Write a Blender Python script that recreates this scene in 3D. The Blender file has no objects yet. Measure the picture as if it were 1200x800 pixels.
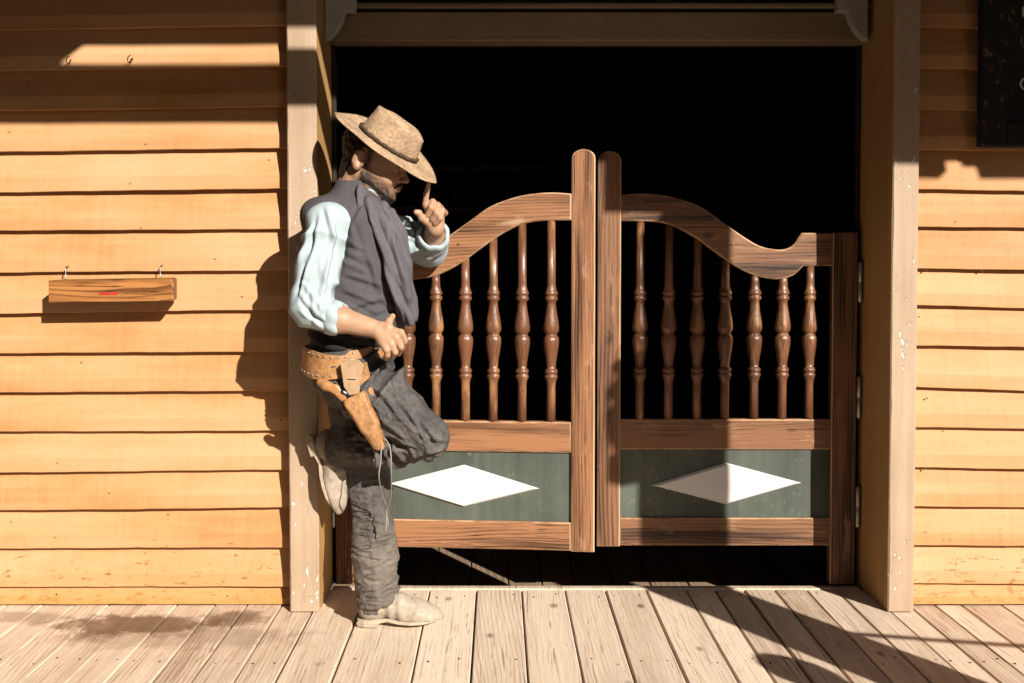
import bpy, math, random
import numpy as np
from mathutils import Vector, Matrix
random.seed(7); RNG = np.random.RandomState(7)
scene = bpy.context.scene
COL = scene.collection
# ------------------------------------------------------------------ camera
FPX, CX, CY, PITCH, CAMH = 1300.0, 584.0, 347.0, math.atan(43/1300.0), 1.235
cam_d = bpy.data.cameras.new('camera'); cam = bpy.data.objects.new('camera', cam_d); COL.objects.link(cam)
cam.location = (0, 0, CAMH); cam.rotation_euler = (math.pi/2-PITCH, 0, 0)
cam_d.sensor_width = 36; cam_d.lens = 36*FPX/1200; cam_d.shift_x = (600-CX)/1200; cam_d.shift_y = (CY-400)/1200
cam_d.clip_start = .05; cam_d.clip_end = 3000
scene.camera = cam
# ------------------------------------------------------------------ light
SUN = Vector((-0.60, 1.0, -0.57)).normalized()          # direction the light travels
w = bpy.data.worlds.new('World'); scene.world = w; w.use_nodes = True
nt = w.node_tree; bg = nt.nodes['Background']
sky = nt.nodes.new('ShaderNodeTexSky'); sky.sky_type = 'NISHITA'; sky.sun_disc = False
sky.sun_elevation = math.asin(-SUN.z); sky.sun_rotation = math.atan2(-SUN.x, -SUN.y)
nt.links.new(sky.outputs[0], bg.inputs[0]); bg.inputs[1].default_value = 0.05
sl = bpy.data.lights.new('sun', 'SUN'); so = bpy.data.objects.new('sun', sl); COL.objects.link(so)
sl.energy = 5.0; sl.angle = math.radians(.5); sl.color = (1, .95, .87)
so.rotation_euler = SUN.to_track_quat('-Z', 'Y').to_euler()
scene.cycles.max_bounces = 6; scene.cycles.diffuse_bounces = 2; scene.cycles.glossy_bounces = 2
vs = scene.view_settings; vs.view_transform = 'Standard'; vs.look = 'None'; vs.exposure = .83; vs.gamma = 1; vs.use_curve_mapping = False

def J(u, v, Y):
    """point of the place seen at photo position (u, v) at distance Y from the camera"""
    c, s = math.cos(PITCH), math.sin(PITCH)
    d = Vector((u-CX, FPX*c+(CY-v)*s, -FPX*s+(CY-v)*c)); d *= Y/d.y
    return Vector((d.x, d.y, d.z+CAMH))
# ------------------------------------------------------------------ object helpers
def tag(o, label=None, cat=None, group=None, kind=None):
    if label: o['label'] = label
    if cat: o['category'] = cat
    if group: o['group'] = group
    if kind: o['kind'] = kind
    return o
def link(name, me, m=None, parent=None, smooth=False, loc=None):
    o = bpy.data.objects.new(name, me); COL.objects.link(o)
    if m and len(me.materials) == 0: me.materials.append(m)
    if smooth: me.polygons.foreach_set('use_smooth', [True]*len(me.polygons))
    if loc is not None: o.location = loc
    if parent: o.parent = parent
    return o
def empty(name, loc=(0, 0, 0), rz=0):
    o = bpy.data.objects.new(name, None); COL.objects.link(o); o.location = loc; o.rotation_euler = (0, 0, rz); o.empty_display_size = .1
    return o
class MB:
    def __init__(s): s.v = []; s.f = []
    def add(s, vs_, fs):
        n = len(s.v); s.v += [tuple(p) for p in vs_]; s.f += [tuple(i+n for i in q) for q in fs]; return s
    def box(s, a, b):
        (x0, y0, z0), (x1, y1, z1) = a, b
        return s.add([(x0,y0,z0),(x1,y0,z0),(x1,y1,z0),(x0,y1,z0),(x0,y0,z1),(x1,y0,z1),(x1,y1,z1),(x0,y1,z1)],
                     [(0,3,2,1),(4,5,6,7),(0,1,5,4),(1,2,6,5),(2,3,7,6),(3,0,4,7)])
    def cbox(s, a, b, c=.004):
        """box with chamfered edges"""
        a = np.array(a, float); b = np.array(b, float); m = (a+b)/2; h = (b-a)/2
        vs_ = []; idx = {}
        for sx in (-1,1):
            for sy in (-1,1):
                for sz in (-1,1):
                    for ax in range(3):
                        p = np.array([sx,sy,sz])*(h-c); p[ax] = (sx,sy,sz)[ax]*h[ax]
                        idx[sx,sy,sz,ax] = len(vs_); vs_.append(m+p)
        fs = []
        for ax in range(3):
            o1, o2 = (ax+1)%3, (ax+2)%3
            for sg in (-1,1):
                q = []
                for t1, t2 in ((-1,-1),(1,-1),(1,1),(-1,1)):
                    k = [0,0,0]; k[ax] = sg; k[o1] = t1; k[o2] = t2; q.append(idx[k[0],k[1],k[2],ax])
                fs.append(q if sg > 0 else q[::-1])
        for ax in range(3):
            o1, o2 = (ax+1)%3, (ax+2)%3
            for s1 in (-1,1):
                for s2 in (-1,1):
                    def K(t, which):
                        k = [0,0,0]; k[ax] = t; k[o1] = s1; k[o2] = s2; return idx[k[0],k[1],k[2],which]
                    q = [K(-1,o1), K(1,o1), K(1,o2), K(-1,o2)]
                    fs.append(q if s1*s2 < 0 else q[::-1])
        for sx in (-1,1):
            for sy in (-1,1):
                for sz in (-1,1):
                    q = [idx[sx,sy,sz,0], idx[sx,sy,sz,1], idx[sx,sy,sz,2]]
                    fs.append(q if sx*sy*sz > 0 else q[::-1])
        return s.add(vs_, fs)
    def tube(s, pts, r, n=10, caps=True):
        pts = [Vector(p) for p in pts]; rr = r if hasattr(r, '__len__') else [r]*len(pts)
        rings = []; ref = None
        for i, p in enumerate(pts):
            t = (pts[min(i+1, len(pts)-1)]-pts[max(i-1, 0)]).normalized()
            if ref is None: ref = Vector((0,0,1)) if abs(t.z) < .9 else Vector((1,0,0))
            u = (ref-t*ref.dot(t)).normalized(); v_ = t.cross(u); ref = u
            rings.append([p+(u*math.cos(a)+v_*math.sin(a))*rr[i] for a in [2*math.pi*k/n for k in range(n)]])
        vs_ = [q for R in rings for q in R]; fs = []
        for i in range(len(pts)-1):
            for k in range(n): fs.append((i*n+k, i*n+(k+1)%n, (i+1)*n+(k+1)%n, (i+1)*n+k))
        if caps: fs.append(tuple(range(n))[::-1]); fs.append(tuple((len(pts)-1)*n+k for k in range(n)))
        return s.add(vs_, fs)
    def prism(s, poly, y0, y1, bev=0):
        """polygon in x,z extruded in y; front edge chamfered by bev"""
        n = len(poly); P = [Vector((p[0], p[1])) for p in poly]
        area = sum(P[i].x*P[(i+1)%n].y-P[(i+1)%n].x*P[i].y for i in range(n))
        if area < 0: P = P[::-1]
        def inset(d):
            out = []
            for i in range(n):
                a, b, c = P[i-1], P[i], P[(i+1)%n]
                n1 = Vector((-(b-a).y, (b-a).x)).normalized(); n2 = Vector((-(c-b).y, (c-b).x)).normalized()
                m = (n1+n2); m = m/max(.35, m.dot(m)/2) if m.length > 1e-6 else n1
                out.append(b+m*d)
            return out
        rings = []
        if bev: rings.append([(q.x, y0, q.y) for q in inset(bev)]); rings.append([(q.x, y0+bev, q.y) for q in P])
        else: rings.append([(q.x, y0, q.y) for q in P])
        if bev: rings.append([(q.x, y1-bev, q.y) for q in P]); rings.append([(q.x, y1, q.y) for q in inset(bev)])
        else: rings.append([(q.x, y1, q.y) for q in P])
        vs_ = [p for R in rings for p in R]; fs = [tuple(range(n)), tuple((len(rings)-1)*n+k for k in range(n))[::-1]]
        for i in range(len(rings)-1):
            for k in range(n): fs.append((i*n+k, (i+1)*n+k, (i+1)*n+(k+1)%n, i*n+(k+1)%n))
        return s.add(vs_, fs)
    def lathe(s, prof, c=(0,0,0), n=16):
        vs_ = []; fs = []; m = len(prof)
        for r, z in prof:
            for k in range(n): a = 2*math.pi*k/n; vs_.append((c[0]+r*math.cos(a), c[1]+r*math.sin(a), c[2]+z))
        for i in range(m-1):
            for k in range(n): fs.append((i*n+k, i*n+(k+1)%n, (i+1)*n+(k+1)%n, (i+1)*n+k))
        fs.append(tuple(range(n))[::-1]); fs.append(tuple((m-1)*n+k for k in range(n)))
        return s.add(vs_, fs)
    def mesh(s, name='mesh'):
        me = bpy.data.meshes.new(name); me.from_pydata(s.v, [], s.f); me.update(); return me
    def build(s, name, m, parent=None, smooth=False, loc=None): return link(name, s.mesh(name), m, parent, smooth, loc)
def smooth_line(pts, k=5):
    out = []
    P = [Vector(p) for p in pts]
    for i in range(len(P)-1):
        a, b, c, d = P[max(i-1,0)], P[i], P[i+1], P[min(i+2, len(P)-1)]
        for j in range(k):
            t = j/k; out.append(.5*((2*b)+(c-a)*t+(2*a-5*b+4*c-d)*t*t+(3*b-a-3*c+d)*t**3))
    return out+[P[-1]]
# ------------------------------------------------------------------ material helpers
class NT:
    def __init__(s, name, rough=.7, spec=.3):
        s.m = bpy.data.materials.new(name); s.m.use_nodes = True; s.t = s.m.node_tree; s.b = s.t.nodes['Principled BSDF']
        s.b.inputs['Roughness'].default_value = rough; s.b.inputs['Specular IOR Level'].default_value = spec
    def n(s, typ, props=None, **inp):
        x = s.t.nodes.new('ShaderNode'+typ)
        for k, v in (props or {}).items(): setattr(x, k, v)
        for k, v in inp.items():
            key = int(k[1:]) if k[0] == 'i' and k[1:].isdigit() else k.replace('_', ' ')
            s.set(x.inputs[key], v)
        return x
    def set(s, sock, v):
        if hasattr(v, 'is_linked') or hasattr(v, 'links'): s.t.links.new(v, sock)
        else: sock.default_value = v
    def coords(s, rand=True, scale=(1,1,1), rot=(0,0,0), kind='Object', jitter=(13,17,11)):
        o = s.n('TexCoord').outputs[kind]
        if rand:
            r = s.n('ObjectInfo').outputs['Random']
            v = s.n('VectorMath', {'operation': 'SCALE'}, i0=jitter, Scale=r).outputs[0]
            o = s.n('VectorMath', {'operation': 'ADD'}, i0=o, i1=v).outputs[0]
        return s.n('Mapping', None, Vector=o, Scale=scale, Rotation=rot).outputs[0]
    def noise(s, vec, scale=5, detail=4, rough=.55, dist=0): return s.n('TexNoise', None, Vector=vec, Scale=scale, Detail=detail, Roughness=rough, Distortion=dist).outputs[0]
    def ramp(s, fac, stops, interp='LINEAR'):
        r = s.n('ValToRGB', None, Fac=fac); e = r.color_ramp.elements; r.color_ramp.interpolation = interp
        while len(e) < len(stops): e.new(.5)
        for el, (p, c) in zip(e, stops): el.position = p; el.color = (*c, 1) if hasattr(c, '__len__') else (c, c, c, 1)
        return r.outputs[0]
    def mix(s, fac, a, b, mode='MIX'):
        x = s.n('Mix', {'data_type': 'RGBA', 'blend_type': mode})
        for i, v in ((0, fac), (6, a), (7, b)):
            if isinstance(v, tuple) and len(v) == 3: v = (*v, 1)
            s.set(x.inputs[i], v)
        return x.outputs[2]
    def math(s, op, a, b=0.0): return s.n('Math', {'operation': op}, i0=a, i1=b).outputs[0]
    def bump(s, h, strength=.4, dist=.01, prev=None):
        x = s.n('Bump', None, Height=h, Strength=strength, Distance=dist)
        if prev is not None: s.set(x.inputs['Normal'], prev)
        return x.outputs[0]
    def done(s, color, normal=None, rough=None, k=.75):
        if isinstance(color, tuple): color = (*[x*k for x in color], 1)
        else: color = s.n('VectorMath', {'operation': 'SCALE'}, i0=color, Scale=k).outputs[0]
        s.set(s.b.inputs['Base Color'], color)
        if normal is not None: s.set(s.b.inputs['Normal'], normal)
        if rough is not None: s.set(s.b.inputs['Roughness'], rough)
        return s.m
def wood(name, light, dark, worn=None, axis=1, ring=22, fine=1.0, rough=.7, rand=True, bump=.35, ringmix=.6, knots=True, spec=.25, wornpos=(.6,.72), tonevar=.16, wobble=.045, gw=.7, rend=.95, cracks=.0):
    """sawn board: cathedral rings cut at a slant, fine grain, knots, worn patches"""
    t = NT(name, rough, spec)
    st = [1, 1, 1]; st[axis] = .16
    rot = [(0, .08, .05), (.085, 0, .05), (.06, .07, 0)][axis]
    c = t.coords(rand)
    wob = t.n('TexNoise', None, Vector=t.n('Mapping', None, Vector=c, Scale=tuple(st)).outputs[0], Scale=7, Detail=2).outputs['Color']
    off = t.n('VectorMath', {'operation': 'SCALE'}, i0=t.n('VectorMath', {'operation': 'SUBTRACT'}, i0=wob, i1=(.5,.5,.5)).outputs[0], Scale=wobble).outputs[0]
    cc = t.n('VectorMath', {'operation': 'ADD'}, i0=c, i1=off).outputs[0]
    rc = t.n('Mapping', None, Vector=cc, Rotation=rot).outputs[0]
    # rings about the grain axis, their centres repeated by a coarse fold so that every board is cut elsewhere
    wv = t.n('TexWave', {'wave_type': 'RINGS', 'rings_direction': 'XYZ'[axis], 'wave_profile': 'SAW'}, Vector=rc, Scale=ring, Distortion=.35, Detail=2).outputs['Fac']
    fs = [110*fine, 110*fine, 110*fine]; fs[axis] = 2.5*fine
    g = t.noise(t.n('Mapping', None, Vector=cc, Scale=tuple(fs)).outputs[0], 1, 5, .65)
    ms = [14, 14, 14]; ms[axis] = .9
    g2 = t.noise(t.n('Mapping', None, Vector=cc, Scale=tuple(ms)).outputs[0], 1, 4)
    rs_ = t.math('MULTIPLY', t.ramp(t.math('FRACT', t.math('MULTIPLY', t.n('ObjectInfo').outputs['Random'], 7.31)), [(.1, .25), (.9, 1.15)]), ringmix)
    f = t.math('ADD', t.math('MULTIPLY', t.math('POWER', wv, 2.6), rs_), t.math('MULTIPLY', g, .62))
    f = t.math('ADD', f, t.math('MULTIPLY', t.math('SUBTRACT', g2, .5), gw))
    tone = t.math('MULTIPLY', t.math('SUBTRACT', t.n('ObjectInfo').outputs['Random'], .5), tonevar)
    col = t.ramp(t.math('ADD', f, tone), [(.22, light), (.22+(rend-.22)*.4, tuple((a*.62+b*.38) for a, b in zip(light, dark))), (rend, dark)])
    if cracks:
        cs_ = [150, 150, 150]; cs_[axis] = 1.6
        ckn = t.noise(t.n('Mapping', None, Vector=cc, Scale=tuple(cs_)).outputs[0], 1, 3, .6)
        col = t.mix(t.math('MULTIPLY', t.ramp(ckn, [(.61, 0.0), (.66, 1.0)]), cracks), col, tuple(x*.35 for x in dark))
    if knots:
        ks = [5, 5, 5]; ks[axis] = 2.6
        vo = t.n('TexVoronoi', None, Vector=t.n('Mapping', None, Vector=cc, Scale=tuple(ks)).outputs[0], Scale=1.25).outputs['Distance']
        k = t.ramp(vo, [(.045, 1.0), (.11, 0.0)])
        col = t.mix(t.math('MULTIPLY', k, .75), col, tuple(x*.45 for x in dark))
    if worn:
        ws = [34, 34, 34]; ws[axis] = 5; p = t.math('ADD', t.math('MULTIPLY', t.noise(t.n('Mapping', None, Vector=c, Scale=tuple(ws)).outputs[0], 1, 6, .7), .6), t.math('MULTIPLY', t.noise(c, 5, 4, .6), .4)); col = t.mix(t.ramp(p, [(wornpos[0], 0.0), (wornpos[1], 1.0)]), col, worn)
    nb = t.bump(t.math('ADD', g, t.math('MULTIPLY', wv, .5)), bump, .004)
    return t.done(col, nb)
def painted(name, base, dark, chip, rough=.6, axis=0, chip_pos=(.66,.69), rand=True, bump=.25, streak=.5, k=.75, lowchip=0):
    """old paint on board: faint grain, weather streaks, flaked spots"""
    t = NT(name, rough, .3)
    c = t.coords(rand)
    st = [26, 26, 26]; st[axis] = 1.1
    g = t.noise(t.n('Mapping', None, Vector=c, Scale=tuple(st)).outputs[0], 1, 5, .6)
    big = t.noise(c, 2.6, 4, .6)
    f = t.math('ADD', t.math('MULTIPLY', g, streak), t.math('MULTIPLY', big, 1-streak))
    col = t.ramp(f, [(.36, base), (.72, dark)])
    fs = [55, 55, 55]; fs[axis] = 26
    fl = t.noise(t.n('Mapping', None, Vector=c, Scale=tuple(fs)).outputs[0], 1, 6, .7)
    lw = t.n('MapRange', None, Value=t.n('SeparateXYZ', None, Vector=t.n('NewGeometry').outputs['Position']).outputs[2], i1=.05, i2=.45, i3=lowchip, i4=0.0).outputs[0]
    ck = t.ramp(t.math('ADD', lw, t.math('ADD', t.math('MULTIPLY', fl, .7), t.math('MULTIPLY', t.noise(c, 4, 3), .35))), [(chip_pos[0], 0.0), (chip_pos[1], 1.0)])
    col = t.mix(ck, col, chip)
    h = t.math('SUBTRACT', g, t.math('MULTIPLY', ck, .6))
    return t.done(col, t.bump(h, bump, .003), k=k), t
# ------------------------------------------------------------------ materials
M = {}
def siding_mat(name):
    t = NT(name, .62, .25); c = t.coords(True)
    g = t.noise(t.n('Mapping', None, Vector=c, Scale=(1.0, 40, 40)).outputs[0], 1, 5, .6)
    big = t.noise(t.n('Mapping', None, Vector=c, Scale=(1.3, 5, 5)).outputs[0], 1, 4, .6)
    saw = t.noise(t.n('Mapping', None, Vector=c, Scale=(55, 3, 6)).outputs[0], 1, 3, .6)
    f = t.math('ADD', t.math('MULTIPLY', g, .2), t.math('ADD', t.math('MULTIPLY', big, .65), t.math('MULTIPLY', saw, .15)))
    f = t.math('ADD', f, t.math('MULTIPLY', t.math('SUBTRACT', t.n('ObjectInfo').outputs['Random'], .5), .09))
    col = t.ramp(f, [(.34, (.68, .38, .195)), (.5, (.62, .32, .138)), (.68, (.47, .215, .068))])
    vor = t.n('TexVoronoi', None, Vector=t.n('Mapping', None, Vector=c, Scale=(4.5, 1, 7)).outputs[0], Scale=1.6).outputs['Distance']
    sp = t.math('MULTIPLY', t.ramp(vor, [(.02, 1.0), (.05, 0.0)]), .9)
    flk = t.noise(t.n('Mapping', None, Vector=c, Scale=(22, 30, 60)).outputs[0], 1, 6, .72)
    # dirt and flaking grow towards the boardwalk (splash), a property of the old boards themselves
    wz = t.n('SeparateXYZ', None, Vector=t.n('NewGeometry').outputs['Position']).outputs[2]
    low = t.n('MapRange', None, Value=wz, i1=.0, i2=.5, i3=.145, i4=0.0).outputs[0]
    ck = t.ramp(t.math('ADD', flk, low), [(.70, 0.0), (.735, 1.0)])
    col = t.mix(sp, col, (.2, .09, .02)); col = t.mix(t.math('MULTIPLY', ck, .85), col, (.24, .12, .04))
    grime = t.n('MapRange', None, Value=wz, i1=.0, i2=.11, i3=.75, i4=0.0).outputs[0]
    col = t.mix(t.math('MULTIPLY', grime, t.ramp(flk, [(.3, .45), (.6, 1.0)])), col, (.52, .24, .045))
    return t.done(col, t.bump(t.math('SUBTRACT', f, t.math('MULTIPLY', ck, .4)), .3, .004))
M['siding'] = siding_mat('ochre_painted_clapboard')
M['post'], _ = painted('beige_post_paint', (.54, .39, .265), (.37, .25, .155), (.85, .78, .66), axis=2, chip_pos=(.64, .66), bump=.9, lowchip=.075)
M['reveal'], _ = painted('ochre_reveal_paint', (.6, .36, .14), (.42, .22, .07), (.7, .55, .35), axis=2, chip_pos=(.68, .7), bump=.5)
M['trim'], _ = painted('grey_trim_paint', (.5, .48, .45), (.36, .34, .31), (.2, .17, .14), axis=0, chip_pos=(.66, .69))
M['header'], _ = painted('brown_header_paint', (.3, .22, .14), (.2, .14, .08), (.1, .06, .03), axis=0)
M['black'], _ = painted('black_sign_paint', (.006, .005, .005), (.014, .012, .01), (.22, .13, .07), axis=2, chip_pos=(.61, .66), rough=.8)
def deck_mat():
    m = wood('weathered_plank', (1.0, .78, .585), (.36, .21, .12), worn=(.98, .8, .62), axis=1, ring=34, bump=.6, ringmix=.4, wornpos=(.5, .75), tonevar=.3, gw=.9, rend=1.05, cracks=.6)
    nt_ = m.node_tree; b = nt_.nodes['Principled BSDF']; src = b.inputs['Base Color'].links[0].from_socket
    t = NT.__new__(NT); t.m = m; t.t = nt_; t.b = b
    pos = t.n('NewGeometry').outputs['Position']
    col = src
    for (cx, cy, rx, ry, a) in ((-1.22, 3.72, .3, .15, 1.0), (-.9, 3.78, .12, .1, .9), (-1.05, 3.6, .5, .13, .4), (-1.6, 3.8, .2, .08, .5)):     # old spill below the block
        d = t.n('VectorMath', {'operation': 'LENGTH'}, i0=t.n('VectorMath', {'operation': 'DIVIDE'}, i0=t.n('VectorMath', {'operation': 'SUBTRACT'}, i0=pos, i1=(cx, cy, 0)).outputs[0], i1=(rx, ry, 1)).outputs[0]).outputs['Value']
        nz = t.noise(pos, 9, 6, .7)
        k = t.ramp(t.math('ADD', d, t.math('MULTIPLY', t.math('SUBTRACT', nz, .5), 2.2)), [(.55, a), (1.25, 0.0)])
        col = t.mix(t.math('MULTIPLY', k, .9), col, (.15, .085, .045))
    fl = t.noise(pos, 60, 3, .6); col = t.mix(t.ramp(fl, [(.69, 0.0), (.73, .7)]), col, (.2, .11, .06))
    sc_ = t.noise(t.n('Mapping', None, Vector=pos, Scale=(5, 3, 1)).outputs[0], 1, 7, .68)
    col = t.mix(t.ramp(sc_, [(.55, 0.0), (.75, .45)]), col, (.5, .33, .21))
    t.set(b.inputs['Base Color'], col)
    return m
M['deck'] = deck_mat()
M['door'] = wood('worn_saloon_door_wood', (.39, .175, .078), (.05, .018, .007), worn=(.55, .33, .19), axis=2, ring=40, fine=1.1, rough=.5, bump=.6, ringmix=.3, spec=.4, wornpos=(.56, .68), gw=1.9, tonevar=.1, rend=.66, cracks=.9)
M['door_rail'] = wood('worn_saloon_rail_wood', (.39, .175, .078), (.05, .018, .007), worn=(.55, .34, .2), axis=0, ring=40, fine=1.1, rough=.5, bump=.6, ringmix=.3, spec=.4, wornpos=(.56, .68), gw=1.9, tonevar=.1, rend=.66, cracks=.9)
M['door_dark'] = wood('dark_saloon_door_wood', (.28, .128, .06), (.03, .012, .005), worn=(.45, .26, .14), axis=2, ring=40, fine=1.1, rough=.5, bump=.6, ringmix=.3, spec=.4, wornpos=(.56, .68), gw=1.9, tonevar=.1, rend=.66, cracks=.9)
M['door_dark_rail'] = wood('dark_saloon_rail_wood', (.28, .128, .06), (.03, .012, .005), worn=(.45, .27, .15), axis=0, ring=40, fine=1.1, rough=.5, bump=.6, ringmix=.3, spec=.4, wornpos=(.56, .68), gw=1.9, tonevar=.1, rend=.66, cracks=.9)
M['baluster'] = wood('turned_baluster_wood', (.2, .08, .037), (.04, .016, .008), worn=(.4, .2, .08), axis=2, ring=30, fine=1.2, rough=.33, bump=.5, ringmix=.3, knots=False, spec=.5, wornpos=(.52, .62), tonevar=.4)
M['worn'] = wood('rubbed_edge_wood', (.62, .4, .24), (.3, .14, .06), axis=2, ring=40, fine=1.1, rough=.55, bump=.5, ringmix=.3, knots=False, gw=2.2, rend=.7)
M['panel'], _ = painted('green_panel_paint', (.125, .142, .113), (.036, .042, .034), (.2, .21, .17), axis=2, chip_pos=(.64, .7), rough=.55, streak=.35)
M['white'], _ = painted('white_paint', (.82, .8, .77), (.7, .68, .64), (.5, .45, .38), axis=0, chip_pos=(.64, .7), rough=.5, k=.85)
M['block'] = wood('varnished_block_wood', (.5, .21, .06), (.08, .022, .006), axis=0, ring=30, rough=.4, bump=.3, ringmix=1.0, spec=.4, worn=(.5, .33, .17), wornpos=(.6, .72), rend=.7, gw=1.8, cracks=.8, wobble=.09)
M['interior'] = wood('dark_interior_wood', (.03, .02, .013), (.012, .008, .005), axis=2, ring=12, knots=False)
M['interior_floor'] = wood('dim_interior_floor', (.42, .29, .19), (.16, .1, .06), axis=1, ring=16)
M['porch'] = wood('porch_timber', (.4, .3, .2), (.2, .13, .08), axis=0, ring=16)
def metal(name, c, rough=.4, metallic=1.0):
    t = NT(name, rough, .5); t.b.inputs['Metallic'].default_value = metallic
    k = t.noise(t.coords(True), 60, 5, .65); col = t.mix(k, tuple(x*.7 for x in c), tuple(min(1, x*1.2) for x in c))
    return t.done(col, t.bump(k, .15, .001))
M['zinc'] = metal('galvanised_steel', (.55, .54, .52), .45)
M['steel'] = metal('blued_steel', (.12, .12, .13), .28)
M['rust'] = metal('rusty_iron', (.14, .07, .035), .7, .5)
M['brass'] = metal('brass', (.7, .45, .16), .35)
def flat(name, c, rough=.7, sc=30, var=.3, bump=.3, bd=.003, spec=.3, weave=0, sss=0, wr=0, wsc=16):
    t = NT(name, rough, spec); co = t.coords(False)
    k = t.noise(co, sc, 5, .6); big = t.noise(co, sc*.16, 4, .6)
    f = t.math('ADD', t.math('MULTIPLY', k, .5), t.math('MULTIPLY', big, .5))
    col = t.ramp(f, [(.32, tuple(x*(1-var) for x in c)), (.68, tuple(min(1, x*(1+var)) for x in c))])
    h = k
    if weave:
        wv = t.n('TexWave', {'bands_direction': 'DIAGONAL'}, Vector=co, Scale=weave, Distortion=1.5, Detail=2).outputs['Fac']
        h = t.math('ADD', k, t.math('MULTIPLY', wv, .35))
    if sss: t.b.inputs['Subsurface Weight'].default_value = sss; t.b.inputs['Subsurface Radius'].default_value = (.012, .005, .003); t.b.inputs['Subsurface Scale'].default_value = 1
    nb = None
    if wr:
        r1 = t.math('ABSOLUTE', t.math('SUBTRACT', t.noise(co, wsc, 2, .5, 1.4), .5))
        nb = t.bump(t.math('POWER', t.math('MULTIPLY', r1, 4.0), .6), wr, .008)
    if sss: col = t.mix(t.math('MULTIPLY', t.n('Attribute', {'attribute_name': 'beard'}).outputs['Fac'], t.ramp(t.noise(co, 420, 2, .6), [(.25, .7), (.6, 1.0)])), col, (.012, .007, .0045))
    return t.done(col, t.bump(h, bump, bd, nb))
M['skin'] = flat('skin', (.5, .285, .175), .48, 45, .24, .22, .002, .35, sss=.12)
M['hair'] = flat('dark_hair', (.008, .005, .0035), .6, 160, .5, .8, .004)
M['shirt'] = flat('pale_blue_cotton', (.44, .52, .54), .8, 26, .07, .2, .002, .2, 260)
M['cuff'] = flat('teal_cuff_lining', (.33, .45, .47), .8, 26, .1, .25, .003, .2, 260)
M['vest'] = flat('grey_vest_wool', (.092, .083, .088), .85, 90, .18, .3, .002, .2, 300, wr=.12, wsc=7)
M['scarf'] = flat('mauve_grey_scarf', (.132, .118, .132), .85, 60, .15, .3, .003, .2, 200, wr=.12, wsc=8)
M['hat'] = flat('tan_suede_felt', (.47, .315, .195), .9, 110, .5, .9, .005, .15)
M['hatband'] = flat('braided_leather_band', (.075, .045, .028), .7, 200, .5, .7, .003)
M['leather'] = flat('tan_tooled_leather', (.44, .215, .085), .5, 45, .5, .5, .004, .4, wr=.2, wsc=30)
M['strap'] = flat('pale_leather', (.47, .3, .17), .55, 45, .3, .25, .002, .35)
M['boot'] = flat('dusty_suede', (.42, .345, .265), .85, 60, .38, .6, .004, .2)
M['boot_shaft'] = flat('brown_suede', (.27, .16, .085), .85, 45, .2, .4, .003, .2)
M['sole'] = flat('pale_welt', (.52, .42, .31), .8, 60, .2, .3, .003, .2)
M['elastic'] = flat('grey_elastic', (.12, .1, .09), .8, 120, .2, .4, .002)
M['grip'] = flat('walnut_grip', (.42, .2, .075), .35, 60, .3, .15, .002, .5)
M['cord'] = flat('grey_cord', (.3, .27, .24), .8, 100, .2, .3)
M['rope'] = flat('hemp_rope', (.35, .26, .16), .9, 100, .3, .6)
M['shirt_dark'] = flat('black_lining', (.012, .011, .012), .8, 40, .3, .3)
M['print'] = flat('white_lettering', (.62, .62, .6), .7, 40, .2, .1)
M['red'] = flat('red_stamp', (.45, .03, .015), .6, 90, .35, .1)
M['dirt'] = flat('sandy_street', (.24, .165, .1), .95, 3, .2, .6, .02)
def denim():
    t = NT('faded_black_denim', .8, .2); co = t.coords(False)
    k = t.noise(co, 60, 5, .6); big = t.noise(co, 7, 5, .65)
    f = t.math('ADD', t.math('MULTIPLY', k, .35), t.math('MULTIPLY', big, .65))
    col = t.ramp(f, [(.33, (.052, .048, .046)), (.52, (.108, .098, .092)), (.7, (.225, .2, .176))])
    wz = t.n('SeparateXYZ', None, Vector=t.n('NewGeometry').outputs['Position']).outputs[2]     # street dust caked on the lower leg
    du = t.math('MULTIPLY', t.n('MapRange', None, Value=wz, i1=.1, i2=.5, i3=.5, i4=0.0).outputs[0], t.ramp(big, [(.3, .35), (.65, 1.0)]))
    col = t.mix(du, col, (.34, .255, .18))
    wv = t.n('TexWave', {'bands_direction': 'DIAGONAL'}, Vector=co, Scale=220, Distortion=1, Detail=1).outputs['Fac']
    r1 = t.math('ABSOLUTE', t.math('SUBTRACT', t.noise(co, 13, 2, .5, 1.6), .5))
    nb = t.bump(t.math('POWER', t.math('MULTIPLY', r1, 4.0), .6), .5, .008)
    return t.done(col, t.bump(t.math('ADD', k, t.math('MULTIPLY', wv, .4)), .35, .003, nb))
M['denim'] = denim()

# ================================================================== the setting
YP, YS, YD = 3.85, 3.922, 4.17
g = MB().add([(-900,-900,-.36),(900,-900,-.36),(900,900,-.36),(-900,900,-.36)], [(0,1,2,3)]).build('ground', M['dirt']); tag(g, 'pale sandy street in front of the boardwalk', 'ground', kind='structure')
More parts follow.
